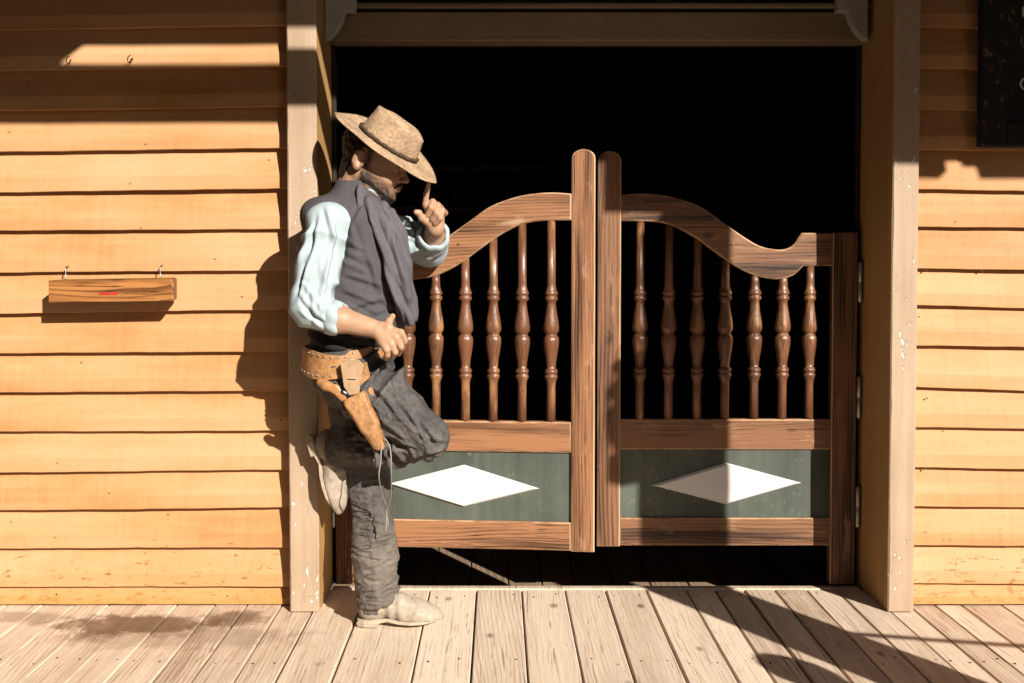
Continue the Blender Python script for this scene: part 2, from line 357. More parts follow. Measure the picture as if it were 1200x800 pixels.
# boardwalk
bw = MB().box((-3.6,1.62,-.36), (5.2,4.14,-.05)).build('boardwalk', M['porch']); tag(bw, 'weathered wooden boardwalk of planks running to the doorway', 'boardwalk', kind='structure')
seams = [-.776,-.655,-.49,-.2565,-.082,.0877,.2486,.4,.554,.703,.81,.92,1.034,1.153,1.265,1.379,1.47,1.565,1.66]
x = seams[0]
while x > -3.5: x -= random.uniform(.11, .15); seams.insert(0, x)
x = seams[-1]
while x < 5.1: x += random.uniform(.1, .15); seams.append(x)
for a, b in zip(seams[:-1], seams[1:]):
    dz = random.uniform(-.002, .002); gp = random.uniform(.002, .0045)
    mb = MB().cbox((a+gp-(a+b)/2, 1.6, -.04+dz), (b-gp-(a+b)/2, 4.118, dz), .003)
    mb.build('plank', M['deck'], bw, loc=((a+b)/2, 0, 0))
sill = MB().cbox((-.625, 4.12, -.045), (1.362, 4.16, .004), .004).build('threshold_strip', M['deck'], bw)
# ------------------------------------------------------------------ the saloon
B = empty('saloon_building', (0, 4.2, 0)); tag(B, 'ochre clapboard saloon front with beige door posts and porch', 'building')
def bp(mb, name, m, parent=B, smooth=False):
    o = mb.build(name, m, parent, smooth)
    if parent is B: o.matrix_parent_inverse = Matrix.Translation((0, -4.2, 0))
    return o
XL0, XL1, XR0, XR1 = -.731, -.628, 1.365, 1.456
def clapboard(parent, x0, x1, z0, z1, tilt, seed):
    n = max(4, int((x1-x0)/.05)); r = np.random.RandomState(seed)
    ph = r.rand(8)*6.28; mb = MB(); vs_ = []; fs = []
    for i in range(n+1):
        x = x0+(x1-x0)*i/n
        wz = .0006*math.sin(x*5+ph[0])+.0005*math.sin(x*23+ph[1])+.0004*math.sin(x*71+ph[2]); wy = .0012*math.sin(x*5+ph[3])+.0006*math.sin(x*17+ph[4])
        zz = z0+tilt*(x-x0)+wz; H = z1-z0+.016
        prof = [(.0335, 0), (.0015, 0), (0, .0015), (.0012, H*.3), (.0325, H), (.04, H)]
        vs_ += [(x, YS+wy+py, zz+pz) for py, pz in prof]
    m = 6
    for i in range(n):
        for k in range(m): fs.append((i*m+k, (i+1)*m+k, (i+1)*m+(k+1)%m, i*m+(k+1)%m))
    fs += [tuple(range(m)), tuple(n*m+k for k in range(m))[::-1]]
    return mb.add(vs_, fs).build('clapboard', M['siding'], parent)
sc = FPX/YS
wl = bp(MB().box((-3.6, YS+.042, -.05), (XL0+.02, YS+.16, 3.3)), 'siding_wall', M['siding'])
wr = bp(MB().box((XR1-.02, YS+.042, -.05), (5.2, YS+.16, 3.3)), 'siding_wall', M['siding'])
def boards(lines, wall, x0, x1, u0, u1):
    """lines: photo heights of each lap at u0 and at u1"""
    rows = []
    for y0, y1 in lines:
        a, b = J(u0, y0, YS), J(u1, y1, YS); k = (b.z-a.z)/(b.x-a.x); rows.append((a.z-k*(a.x-x0), k))
    while rows[0][0] < 3.1: rows.insert(0, (rows[0][0]+.14, rows[0][1]))
    rows.append((.006, 0.0))
    for i, (z0, k) in enumerate(rows):
        z1 = rows[i-1][0] if i else z0+.14
        clapboard(wall, x0, x1, z0, z1, k, i+int(abs(x0)*10))
boards([(35,30),(83,78),(130,125),(178,174),(226,221),(271,268.5),(320,317),(368,363),(413.5,411),(459,457.5),(505,504),(553,550),(597.5,594),(642,641),(687,687)],
       wl, -2.6, XL0-.001, 0, 330)
boards([(32,33),(80,81),(129,129),(176,177),(222,224),(266,267),(315,317),(358,362),(404,406),(453,457),(500,502),(547,549),(593,594),(638,639),(683,684)],
       wr, XR1+.001, 3.6, 1078, 1200)
def nails(name, pts, parent, m, up, r0):
    mb = MB()
    for p in pts:
        r = r0*random.uniform(.8, 1.2); c = Vector(p)
        if up: mb.lathe([(r, -.002), (r, .0006), (r*.5, .001)], tuple(c), 7)
        else: mb.tube([c+Vector((0,.002,0)), c+Vector((0,-.0006,0)), c+Vector((0,-.001,0))], [r, r, r*.5], 7)
    o = mb.build(name, M['rust'], parent); tag(o, kind='stuff'); return o
for wall, xa, xb in ((wl, -1.9, XL0), (wr, XR1, 2.1)):
    pts = []
    for b_ in [c for c in wall.children if c.name.startswith('clapboard')]:
        vz = [v.co.z for v in b_.data.vertices]; z0 = min(vz)
        x = xb-.03 if xa < 0 else xa+.05
        while xa < x < xb:
            pts.append((x+random.uniform(-.02,.02), YS+.0046, z0+.03+random.uniform(-.006,.008))); x += random.choice((-.41,-.6,-.22))*(1 if xa < 0 else -1)
    nails('nail_heads', pts, wall, M['rust'], False, .0034)
pts = []
for a, b in zip(seams[:-1], seams[1:]):
    if -2 < a < 2:
        for yy in (3.38, 4.05):
            for q in (.22, .78):
              if random.random() < .8: pts.append((a+(b-a)*(q+random.uniform(-.06,.06)), yy+random.uniform(-.03,.03), .0012))
nails('nail_heads', pts, bw, M['rust'], True, .0032)
# door posts: solid uprights as deep as the wall, worn at the arrises
def door_post(x0, x1, face):
    vs_ = []; fs = []; n = 60; r = np.random.RandomState(int(abs(x0)*100))
    for i in range(n+1):
        z = .004+3.1*i/n
        ch = [.004+.004*max(0, r.rand()-.45)+(.006*max(0, r.rand()-.5) if z < .35 else 0) for _ in range(4)]
        wb = .0012*math.sin(z*7+x0*9)
        y0, y1 = YP+wb, 4.218
        vs_ += [(x0+ch[0], y0, z), (x1-ch[1], y0, z), (x1, y0+ch[1], z), (x1, y1, z), (x0, y1, z), (x0, y0+ch[0], z)]
    m = 6
    for i in range(n):
        for k in range(m): fs.append((i*m+k, i*m+(k+1)%m, (i+1)*m+(k+1)%m, (i+1)*m+k))
    fs += [tuple(range(m))[::-1], tuple(n*m+k for k in range(m))]
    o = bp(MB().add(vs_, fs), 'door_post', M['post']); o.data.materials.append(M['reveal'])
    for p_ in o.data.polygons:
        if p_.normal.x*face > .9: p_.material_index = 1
    return o
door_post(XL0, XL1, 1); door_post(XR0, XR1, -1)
# inner stop strips beside the posts
bp(MB().cbox((XL1+.001, 4.19, .004), (XL1+.018, 4.215, 2.04)), 'door_stop', M['interior'])
bp(MB().cbox((XR0-.018, 4.19, .004), (XR0-.001, 4.215, 2.04)), 'door_stop', M['interior'])
# header beam with a ledge, dark board above
hz0, hz1 = J(600, 48, 4.1).z, J(600, 14, 4.1).z
bp(MB().cbox((XL1+.002, 4.10, hz0), (XR0-.002, 4.21, hz1), .004), 'header_beam', M['header'])
bp(MB().cbox((XL1+.002, 4.085, hz1+.012), (XR0-.002, 4.21, hz1+.03), .004), 'header_ledge', M['header'])
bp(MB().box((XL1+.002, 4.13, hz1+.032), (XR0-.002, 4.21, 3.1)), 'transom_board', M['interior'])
def bracket(u0, sgn, Y, label):
    # scroll bracket under the header: lobed drop with a concave cut
    prof = [(0,-40),(0,47),(3,46.5),(7,44),(12,39),(17,32),(20.5,25),(22.5,18),(24,13.5),(36,13.5),(36,-2),(39,-8),(39,-40)]
    poly = []
    for a, b in prof: p = J(u0+sgn*a, b, Y); poly.append((p.x, p.z))
    o = bp(MB().prism(poly, Y, Y+.045, .003), 'corner_bracket', M['trim'])
bracket(380.5, 1, 4.03, ''); bracket(1017.5, -1, 4.06, '')
# the room behind: closed, dark
ZR, ZB = 2.9, -.13
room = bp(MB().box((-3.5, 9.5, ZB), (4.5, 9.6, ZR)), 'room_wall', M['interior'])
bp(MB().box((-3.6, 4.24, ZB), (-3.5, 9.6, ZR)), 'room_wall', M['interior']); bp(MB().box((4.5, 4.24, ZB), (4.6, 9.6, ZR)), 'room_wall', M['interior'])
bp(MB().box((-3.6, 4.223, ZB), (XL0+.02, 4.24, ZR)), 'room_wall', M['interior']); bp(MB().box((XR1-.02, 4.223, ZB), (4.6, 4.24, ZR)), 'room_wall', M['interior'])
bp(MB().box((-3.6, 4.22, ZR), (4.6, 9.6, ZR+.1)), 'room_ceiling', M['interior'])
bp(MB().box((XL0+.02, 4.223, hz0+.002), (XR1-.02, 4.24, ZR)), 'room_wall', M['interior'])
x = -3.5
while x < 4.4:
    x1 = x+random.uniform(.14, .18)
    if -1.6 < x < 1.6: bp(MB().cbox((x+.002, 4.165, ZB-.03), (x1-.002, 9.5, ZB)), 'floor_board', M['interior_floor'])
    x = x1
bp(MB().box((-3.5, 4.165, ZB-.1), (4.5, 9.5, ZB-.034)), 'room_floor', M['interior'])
# porch: roof on posts along the street side; its shadow lies across the top of the front
PY = 1.85
roof = bp(MB().prism([(-3.6, 3.19), (5.2, 3.19), (5.2, 3.26), (-3.6, 3.26)], PY-.03, 4.25), 'porch_roof', M['interior'])
bp(MB().box((-2.3, -2.0, -.36), (-2.03, PY-.05, 3.6)), 'side_wing_wall', M['interior'])  # unseen wing, added to block sky and street light from the left
bp(MB().box((-3.6, PY-.04, 2.925), (1.785, PY+.04, 3.08)), 'porch_beam', M['porch'])
bp(MB().prism([(-3.6, 3.082), (-.32, 3.082), (-.195, 3.188), (-3.6, 3.188)], PY-.03, PY+.03), 'porch_gusset', M['porch'])
bp(MB().prism([(1.787, 3.188), (1.787, 2.735), (2.815, 2.715), (2.82, 2.785), (2.905, 2.79), (2.91, 2.765), (2.955, 2.765), (2.957, 2.715), (5.2, 2.715), (5.2, 3.188)], PY-.03, PY+.03), 'porch_fascia', M['porch'])
bp(MB().box((-2.02, PY-.03, .004), (-1.92, YS-.01, 3.18)), 'porch_end_wall', M['interior'])  # unseen wall, added to cut the fill light on the left siding
for xx in (-2.9, 2.085, 4.7):
    bp(MB().cbox((xx-.11, PY-.115, -.0+.004), (xx+.11, PY+.105, 2.71 if xx > 0 else 2.92), .012), 'porch_post', M['porch'])
# ------------------------------------------------------------------ swing doors
HX, FW = 1.344, .972
def loc_r(u, v):                                    # photo point on the right leaf -> (distance from hinge, height)
    p = J(u, v, YD); return (HX-p.x, p.z)
top_e = [(726,229),(755,227.6),(787,231.5),(820,243),(846,261),(872,279),(891.5,289.5),(914,293),(927,288.5),(934,279)]
bot_e = [(726,259.5),(761.5,260),(787,265),(813.5,279),(833,293),(856,309.5),(882,322.5),(908,327.5),(927,323.5),(936,316)]
def saloon_door(name_label, hinge, sgn, rz, mats, group):
    """sgn +1: leaf runs to +x from the hinge"""
    D = empty('saloon_door', hinge, rz); tag(D, name_label, 'saloon door', group)
    ms, mr = mats
    L = lambda pts: [(sgn*a, z) for a, z in pts]
    def prism(pts, name, m, y0=-.02, y1=.02, bev=.004, parent=D):
        o = MB().prism(L(pts), y0, y1, bev).build(name, m, parent)
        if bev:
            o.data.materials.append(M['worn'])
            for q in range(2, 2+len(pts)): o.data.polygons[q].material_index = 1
        return o
    xs0, xs1 = loc_r(727, 300)[0], loc_r(700, 300)[0]; zt, zb = loc_r(700, 178)[1], loc_r(700, 638)[1]
    r = (xs1-xs0)/2
    pts = [(xs0, zb), (xs1, zb)]+[((xs0+xs1)/2+r*math.cos(a), zt-r*.8+r*.8*math.sin(a)) for a in [math.pi*k/14 for k in range(15)]]
    prism(pts, 'meeting_stile', ms, -.023, .023, .005)
    h0, h1 = loc_r(1003, 300)[0], loc_r(974, 300)[0]; ht, hb = loc_r(990, 273)[1], loc_r(990, 685)[1]
    prism([(h0, max(.012, hb)), (h1, max(.012, hb)), (h1, ht), (h0, ht)], 'hinge_stile', ms, -.022, .022, .004)
    # swept top rail
    te = [loc_r(*p) for p in top_e]; be = [loc_r(*p) for p in bot_e]; te[0] = (xs0-.0005, te[0][1]); be[0] = (xs0-.0005, be[0][1])
    up = [(p.x, p.y) for p in smooth_line(te, 5)]; lo = [(p.x, p.y) for p in smooth_line(be, 5)]
    e1, e2 = loc_r(938, 273.5), loc_r(940, 312)
    pts = up+[e1, (h1+.0005, e1[1]), (h1+.0005, e2[1]), e2]+lo[::-1]
    prism(pts, 'top_rail', mr, -.021, .021, .005)
    zm1, zm0 = loc_r(850, 490)[1], loc_r(850, 525)[1]; zb1, zb0 = loc_r(850, 605)[1], loc_r(850, 638)[1]
    prism([(h1+.0005, zm0), (xs0-.0005, zm0), (xs0-.0005, zm1), (h1+.0005, zm1)], 'middle_rail', mr, -.019, .019, .004)
    prism([(h1+.0005, zb0+.003), (xs0-.0005, zb0+.003), (xs0-.0005, zb1), (h1+.0005, zb1)], 'bottom_rail', mr, -.019, .019, .004)
    pan = prism([(h1-.008, zb1-.008), (xs0+.008, zb1-.008), (xs0+.008, zm0+.008), (h1-.008, zm0+.008)], 'panel', M['panel'], -.006, .008, 0)
    # raised diamond: bevelled lozenge rising to a low ridge
    c = [loc_r(763,567), loc_r(850,541), loc_r(938,564.5), loc_r(850,589.5)]
    cx = sum(p[0] for p in c)/4; cz = sum(p[1] for p in c)/4
    ring = lambda k, y: [(sgn*(cx+(p[0]-cx)*k), y, cz+(p[1]-cz)*k) for p in c]
    vs_ = ring(1, -.004)+ring(1, -.010)+ring(.91, -.021)+[(sgn*cx, -.024, cz)]
    fs = []
    for i in range(4):
        j = (i+1) % 4; fs += [(i,j,4+j,4+i), (4+i,4+j,8+j,8+i), (8+i,8+j,12)]
    if sgn > 0: fs = [f[::-1] for f in fs]
    MB().add(vs_, fs).build('diamond', M['white'], pan)
    # turned balusters
    zc = loc_r(850, 391)[1]; s = YD/FPX
    half = [(6.3,0),(7.0,1.2),(8.9,4.0),(9.2,7.5),(8.8,12),(7.8,19),(6.4,27),(5.5,34),(5.3,38),(7.0,39.4),(7.8,41.6),(7.2,43.6),(5.9,44.6),(7.5,46),(7.9,48),(6.8,50),(6.0,52.5),(5.2,56),(5.1,60)]
    def baluster_mesh(ztop):
        lo_ = [(5.2*s, zm1-zc-.004), (5.2*s, -61*s)]+[(r_*s, -d*s) for r_, d in half[::-1][:-1]]
        hi = [(r_*s, d*s) for r_, d in half]+[(4.7*s, ztop-zc+.012)]
        return MB().lathe(lo_+hi, (0,0,0), 18)
    for u in (750, 783.6, 817, 849.5, 884, 917, 949):
        a = loc_r(u, 391)[0]
        zz = np.interp(-a, [-p[0] for p in lo], [p[1] for p in lo]) if u < 936 else e2[1]
        o = baluster_mesh(float(zz)).build('baluster', M['baluster'], D, True, loc=(sgn*a, random.uniform(-.001,.001), zc)); o.rotation_euler = (0, 0, random.uniform(0, 6))
    # spring hinges: barrel with two end tips
    for v0, v1 in ((309, 353), (441, 487), (569, 614)):
        z0, z1 = loc_r(1003, v1)[1], loc_r(1003, v0)[1]
        MB().lathe([(.004, -.006), (.0085, 0), (.0085, (z1-z0)*.48), (.0075, (z1-z0)*.49), (.0075, (z1-z0)*.51), (.0085, (z1-z0)*.52), (.0085, z1-z0), (.004, z1-z0+.006)], (-sgn*.008, -.026, z0), 12).build('spring_hinge', M['zinc'], D, True)
    # old bolt through the rail
    b = loc_r(857, 286.5); MB().tube([(sgn*b[0], -.0205, b[1]), (sgn*b[0], -.026, b[1])], .0045, 10).build('bolt', M['brass'], D)
    return D
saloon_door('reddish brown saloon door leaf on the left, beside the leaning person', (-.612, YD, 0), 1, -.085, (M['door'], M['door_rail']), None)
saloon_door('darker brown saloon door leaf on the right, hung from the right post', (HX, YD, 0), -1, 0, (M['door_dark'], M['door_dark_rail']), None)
# ------------------------------------------------------------------ black signboard on the right wall
x0 = J(1150, 100, 3.86).x; zb = J(1150, 172, 3.86).z
S = empty('black_signboard', (x0, 3.86, zb)); tag(S, 'weathered black framed signboard with white lettering hung high on right wall', 'sign')
fw = 31*3.86/FPX
MB().box((.01, .012, .01), (.9, .036, .9)).build('board', M['black'], S)
MB().cbox((0, 0, 0), (fw, .038, .92), .004).build('frame_side', M['black'], S)
MB().cbox((fw+.001, 0, 0), (.9, .038, fw*.92), .004).build('frame_rail', M['black'], S)
def letters(txt, size, x, z, parent):
    cu = bpy.data.curves.new('text', 'FONT'); cu.body = txt; cu.size = size; cu.extrude = .0008
    o = bpy.data.objects.new('text', cu); COL.objects.link(o); bpy.context.view_layer.update()
    me = bpy.data.meshes.new_from_object(o.evaluated_get(bpy.context.evaluated_depsgraph_get())); bpy.data.objects.remove(o)
    me.transform(Matrix.Rotation(math.pi/2, 4, 'X'))
    l = link('lettering', me, M['print'], parent, loc=(x, .0108, z)); return l
p = J(1195, 106, 3.87); letters('C', .065, p.x-x0-.003, p.z-zb, S)
p = J(1197.5, 21, 3.87); letters('U', .055, p.x-x0-.002, p.z-zb, S)
# ------------------------------------------------------------------ hanging block and hooks on the left wall
bx0, bx1 = J(57, 340, 3.80), J(208, 340, 3.80); zt, zb = J(57, 327, 3.80).z, J(57, 354, 3.80).z
K = empty('wooden_block', (bx0.x, 3.80, zb)); tag(K, 'short varnished wooden block hanging from two hooks on left ochre wall', 'wooden block')
wd = bx1.x-bx0.x
we = J(203, 340, 3.80).x-bx0.x; wbk = J(208, 340, 3.80+.092).x-bx0.x; H_ = zt-zb
vs_ = [(0,0,-.002), (we-.006,0,.004), (we,.006,.01), (we,.006,H_-.002), (we-.008,0,H_+.003), (0,0,H_-.006)]
vs_ += [(.012,.092,-.002), (wbk-.006,.092,.004), (wbk,.086,.012), (wbk,.086,H_-.002), (wbk-.008,.092,H_+.003), (.012,.092,H_-.004)]
fs = [(0,1,4,5), (1,2,3,4), (11,10,7,6), (10,9,8,7), (0,6,7,1), (1,7,8,2), (5,4,10,11), (4,3,9,10), (0,5,11,6), (2,8,9,3)]
blk = MB().add(vs_, fs).build('block_body', M['block'], K)
a = J(116, 346, 3.80); b = J(138, 343, 3.80)
MB().box((a.x-bx0.x, -.0008, a.z-zb), (b.x-bx0.x, .001, b.z-zb)).build('red_stamp', M['red'], K)
def wall_hook(u, v, label, big, z_to=None):
    p = J(u, v, YS+.004)
    H = empty('screw_hook', p); tag(H, label, 'hook')
    if big:
        pts = [(0, 0, .012), (0, -.022, .01), (0, -.034, .0), (.001, -.034, -.02), (.002, -.04, -.034), (0, -.052, -.04), (-.001, -.062, -.034)]
    else:
        pts = [(0, .004, 0), (0, -.012, 0), (.002, -.02, -.006), (.004, -.026, -.014), (.002, -.034, -.018), (-.002, -.042, -.012), (0, -.044, 0), (.008, -.042, .008)]
    MB().tube([tuple(q) for q in smooth_line(pts, 4)], .0022 if big else .0018, 8).build('wire', M['zinc'] if big else M['rust'], H, True)
    MB().lathe([(.005, -.001), (.005, .002)], (0, 0, 0), 10).build('screw_plate', M['zinc'] if big else M['rust'], H).rotation_euler = (math.pi/2, 0, 0)
wall_hook(81, 316, 'bent wire hook holding the left end of the hanging block', True)
wall_hook(191, 315, 'bent wire hook holding the right end of the hanging block', True)
wall_hook(84, 71, 'small rusty hook, left of the two high on the left wall', False)
wall_hook(155, 70, 'small rusty hook, right of the two high on the left wall', False)
# ------------------------------------------------------------------ street-side things whose shadows cross the boardwalk
LN = empty('hanging_lantern', (1.885, PY, 1.74)); tag(LN, 'dark metal lantern hung on the street-side porch post', 'lantern')
MB().lathe([(.06,0),(.085,.005),(.085,.07),(.06,.09)], n=20).build('fuel_tank', M['steel'], LN, True)
tg = NT('lantern_glass', .25, .5); tg.b.inputs['Metallic'].default_value = 0
MB().lathe([(.055,.09),(.085,.16),(.085,.25),(.055,.31)], n=20).build('globe', tg.done((.1,.1,.09)), LN, True)
MB().lathe([(.075,.31),(.09,.33),(.06,.37),(.06,.41),(.075,.42),(.02,.45)], n=20).build('chimney_cap', M['steel'], LN, True)
MB().tube([tuple(q) for q in smooth_line([(-.09,0,.03),(-.1,0,.25),(-.06,0,.45),(0,0,.5),(.06,0,.45),(.1,0,.25),(.09,0,.03)], 4)], .004, 8).build('bail', M['steel'], LN, True)
MB().tube([(.12,0,.52),(.04,0,.53),(0,0,.515),(-.01,0,.53)], .006, 8).build('hook', M['steel'], LN, True)
HP = empty('hitching_post', (1.85, 1.72, 0)); tag(HP, 'round topped wooden hitching post at the edge of the boardwalk', 'post')
MB().lathe([(.075,.004),(.075,.8),(.06,.82),(.06,.84),(.08,.87),(.085,.9),(.07,.94),(.04,.965),(.01,.975)], n=20).build('shaft', M['porch'], HP, True)
rp = [(2.2+i*.239, PY, 1.02-.12*math.sin(math.pi*i/10)) for i in range(11)]
RP = empty('rope', (2.2, PY, 1.02)); tag(RP, 'hemp rope slung between two porch posts', 'rope')
MB().tube([(p[0]-2.2, 0, p[2]-1.02) for p in rp], .012, 8).build('strand', M['rope'], RP, True)
# back bar inside, barely seen in the dark
BB = empty('back_bar', (-.6, 9.2, ZB)); tag(BB, 'dark carved back bar with arches inside the unlit room', 'bar')
MB().box((-1.2,-.3,0), (1.6,.25,1.05)).build('cabinet', M['interior'], BB)
MB().box((-1.2,0,1.75), (1.6,.2,1.8)).build('shelf', M['header'], BB); MB().box((-1.2,0,2.1), (1.6,.2,2.14)).build('cornice', M['header'], BB)
for i in range(9):
    c = -.95+i*.27
    MB().tube([(c+.12*math.cos(a), 0, 1.82+.2*math.sin(a)) for a in [math.pi*k/10 for k in range(11)]], .012, 6).build('arch', M['header'], BB, True)
# unseen shop fronts behind the camera, added and sized to block sky light
for i, (xa, xb, hh) in enumerate(((-14,-7.2,8.2),(-7,-.6,9.4),(-.4,4.6,8.8),(10.4,19,7.8))):
    lab = ['lowest brown plank shop front of the row across the street', 'tallest brown plank shop front, middle of the row across the street', 'narrow brown plank shop front beside the side lane across the street', 'wide brown plank shop front beyond the side lane across the street'][i]
    E = empty('shop_front', ((xa+xb)/2, -8.2, -.36)); tag(E, lab, 'building', 'shop fronts across the street'); hw_ = (xb-xa)/2
    MB().box((-hw_,-6,0), (hw_,0,hh)).build('wall', M['header'], E)
    MB().cbox((-hw_,-.3,hh), (hw_,.12,hh+.2), .02).build('cornice', M['header'], E)
    MB().cbox((-.5,0,.1), (.5,.05,2.2), .01).build('door', M['header'], E)
    for s_ in (-1,1): MB().cbox((s_*hw_*.6-.6,0,.9), (s_*hw_*.6+.6,.04,2.1), .01).build('window', M['steel'], E)
#PERSON
# ================================================================== the person: surfaces grown from a distance field
class Field:
    def __init__(s, lo, hi, h):
        s.lo = np.array(lo, np.float32); s.h = h
        s.n = np.ceil((np.array(hi)-np.array(lo))/h).astype(int)+1
        ax = [s.lo[i]+np.arange(s.n[i], dtype=np.float32)*h for i in range(3)]
        s.X, s.Y, s.Z = ax[0][:,None,None], ax[1][None,:,None], ax[2][None,None,:]
    def cap(s, a, b, ra, rb):
        a = np.array(a, np.float32); b = np.array(b, np.float32); ba = b-a; bb = float(ba@ba)+1e-12
        px, py, pz = s.X-a[0], s.Y-a[1], s.Z-a[2]
        t = np.clip((px*ba[0]+py*ba[1]+pz*ba[2])/bb, 0, 1)
        return np.sqrt((px-t*ba[0])**2+(py-t*ba[1])**2+(pz-t*ba[2])**2)-(ra+(rb-ra)*t)
    def chain(s, pts, rs, k=.01):
        d = None
        for i in range(len(pts)-1):
            e = s.cap(pts[i], pts[i+1], rs[i], rs[i+1]); d = e if d is None else smin(d, e, k)
        return d
    def ell(s, c, r, R=None):
        R = np.eye(3) if R is None else np.array(R)      # rows: local axes
        px, py, pz = s.X-c[0], s.Y-c[1], s.Z-c[2]
        q = [px*R[i][0]+py*R[i][1]+pz*R[i][2] for i in range(3)]
        k0 = np.sqrt(sum((q[i]/r[i])**2 for i in range(3))); k1 = np.sqrt(sum((q[i]/r[i]**2)**2 for i in range(3)))
        return k0*(k0-1)/np.maximum(k1, 1e-6)
    def loft(s, rows, p=2.0):
        """rows: (z, cx, cy, rx, ry) from low to high"""
        rows = sorted([tuple(map(float, r)) for r in rows]); z = [r[0] for r in rows]; Zc = s.Z.ravel()
        def cub(i):
            v = np.array([r[i] for r in rows]); out = np.interp(Zc, z, v)
            ker = np.ones(9)/9; pad = np.pad(out, 4, mode='edge'); return np.convolve(pad, ker, 'valid').astype(np.float32)[None,None,:]
        cx, cy, rx, ry = cub(1), cub(2), cub(3), cub(4)
        d = ((np.abs((s.X-cx)/rx)**p+np.abs((s.Y-cy)/ry)**p)**(1/p)-1)*np.minimum(rx, ry)
        return np.maximum(d, np.maximum(s.Z-z[-1], z[0]-s.Z))
    def plane(s, p, n):
        n = np.array(n, float); n = n/np.linalg.norm(n)
        return (s.X-p[0])*n[0]+(s.Y-p[1])*n[1]+(s.Z-p[2])*n[2]
    def noise(s, freq, seed):
        r = np.random.RandomState(seed); o = 0
        for i in range(7):
            d = r.randn(3); d = d/np.linalg.norm(d)*freq*(.6+.9*r.rand()); o = o+np.sin(s.X*d[0]+s.Y*d[1]+s.Z*d[2]+r.rand()*6.28)
        return o/3.5
    def mesh(s, f):
        f = np.broadcast_to(f, tuple(s.n)).astype(np.float32)
        ins = f < 0
        nx, ny, nz = [k-1 for k in s.n]
        cnt = np.zeros((nx,ny,nz), np.int8)
        for i in (0,1):
            for j in (0,1):
                for k in (0,1): cnt += ins[i:i+nx, j:j+ny, k:k+nz]
        act = (cnt > 0)&(cnt < 8); ids = np.full((nx,ny,nz), -1, np.int64); I = np.argwhere(act); ids[act] = np.arange(len(I))
        acc = np.zeros((len(I),3)); num = np.zeros(len(I))
        cs = [(i,j,k) for i in (0,1) for j in (0,1) for k in (0,1)]
        for a in cs:
            for ax in range(3):
                if a[ax] == 0:
                    b = list(a); b[ax] = 1
                    f0 = f[I[:,0]+a[0], I[:,1]+a[1], I[:,2]+a[2]]; f1 = f[I[:,0]+b[0], I[:,1]+b[1], I[:,2]+b[2]]
                    m = (f0 < 0) != (f1 < 0); t = np.where(m, f0/np.where(m, f0-f1, 1), 0)
                    p = np.array(a, float)[None,:].repeat(len(I), 0); p[:,ax] += t
                    acc[m] += p[m]; num[m] += 1
        V = s.lo+(I+acc/num[:,None])*s.h
        F = []
        for ax in range(3):
            o1, o2 = (ax+1)%3, (ax+2)%3
            sl0 = [slice(None)]*3; sl1 = [slice(None)]*3; sl0[ax] = slice(0,-1); sl1[ax] = slice(1,None)
            A, Bv = ins[tuple(sl0)], ins[tuple(sl1)]
            E = np.argwhere(A != Bv); E = E[(E[:,o1] > 0)&(E[:,o2] > 0)&(E[:,o1] < s.n[o1]-1)&(E[:,o2] < s.n[o2]-1)]
            def at(d1, d2):
                q = E.copy(); q[:,o1] -= d1; q[:,o2] -= d2; return ids[q[:,0],q[:,1],q[:,2]]
            q = np.stack([at(1,1), at(0,1), at(0,0), at(1,0)], 1)
            flip = ~A[E[:,0],E[:,1],E[:,2]]; q[flip] = q[flip][:,::-1]; F.append(q)
        F = np.concatenate(F)
        return V, F
def smin(a, b, k):
    h = np.maximum(k-np.abs(a-b), 0)/k; return np.minimum(a, b)-h*h*k*.25
def smax(a, b, k): return -smin(-a, -b, k)
def relax(V, F, it=2, lam=.5):
    n = len(V); e = np.concatenate([F[:,[0,1]], F[:,[1,2]], F[:,[2,3]], F[:,[3,0]]])
    for _ in range(it):
        S = np.zeros_like(V); c = np.zeros(n)
        for i, j in ((0,1),(1,0)):
            for k in range(3): S[:,k] += np.bincount(e[:,i], weights=V[e[:,j],k], minlength=n)
            c += np.bincount(e[:,i], minlength=n)
        V = V+lam*(S/np.maximum(c,1)[:,None]-V)
    return V
def normals(V, F):
    n = np.cross(V[F[:,2]]-V[F[:,0]], V[F[:,3]]-V[F[:,1]]); N = np.zeros_like(V)
    for i in range(4):
        for k in range(3): N[:,k] += np.bincount(F[:,i], weights=n[:,k], minlength=len(V))
    return N/np.maximum(np.linalg.norm(N, axis=1), 1e-12)[:,None]
def vnoise(V, freq, seed, stretch=None):
    r = np.random.RandomState(seed); o = np.zeros(len(V)); W = V if stretch is None else V@np.array(stretch)
    for i in range(8):
        d = r.randn(3); d = d/np.linalg.norm(d)*freq*(.5+r.rand()); o += np.sin(W@d+r.rand()*6.28)
    return o/4
def folds(V, a, b, freq, amp, reach, seed, skew=1.0, side=None):
    """cloth ridges across the axis a-b, fading with distance from it"""
    a = np.array(a); b = np.array(b); L = np.linalg.norm(b-a); ax = (b-a)/L
    t = (V-a)@ax; rad = np.linalg.norm((V-a)-t[:,None]*ax, axis=1)
    win = np.clip(1-np.abs(t/L-.5)*2*.9, 0, 1)**.8*np.clip(1.4-rad/reach, 0, 1)
    ph = t*freq*3.1416+skew*(1.9*vnoise(V, 10, seed)+.9*vnoise(V, 22, seed+1))
    s_ = (1-np.abs(np.sin(ph)))**1.4*1.9-.55
    m = np.clip(.5+1.0*vnoise(V, 12, seed+2), 0, 1.2)
    d = amp*s_*win*m
    if side is not None: d *= np.clip((V-a)@np.array(side)*14+.5, 0, 1)
    return d
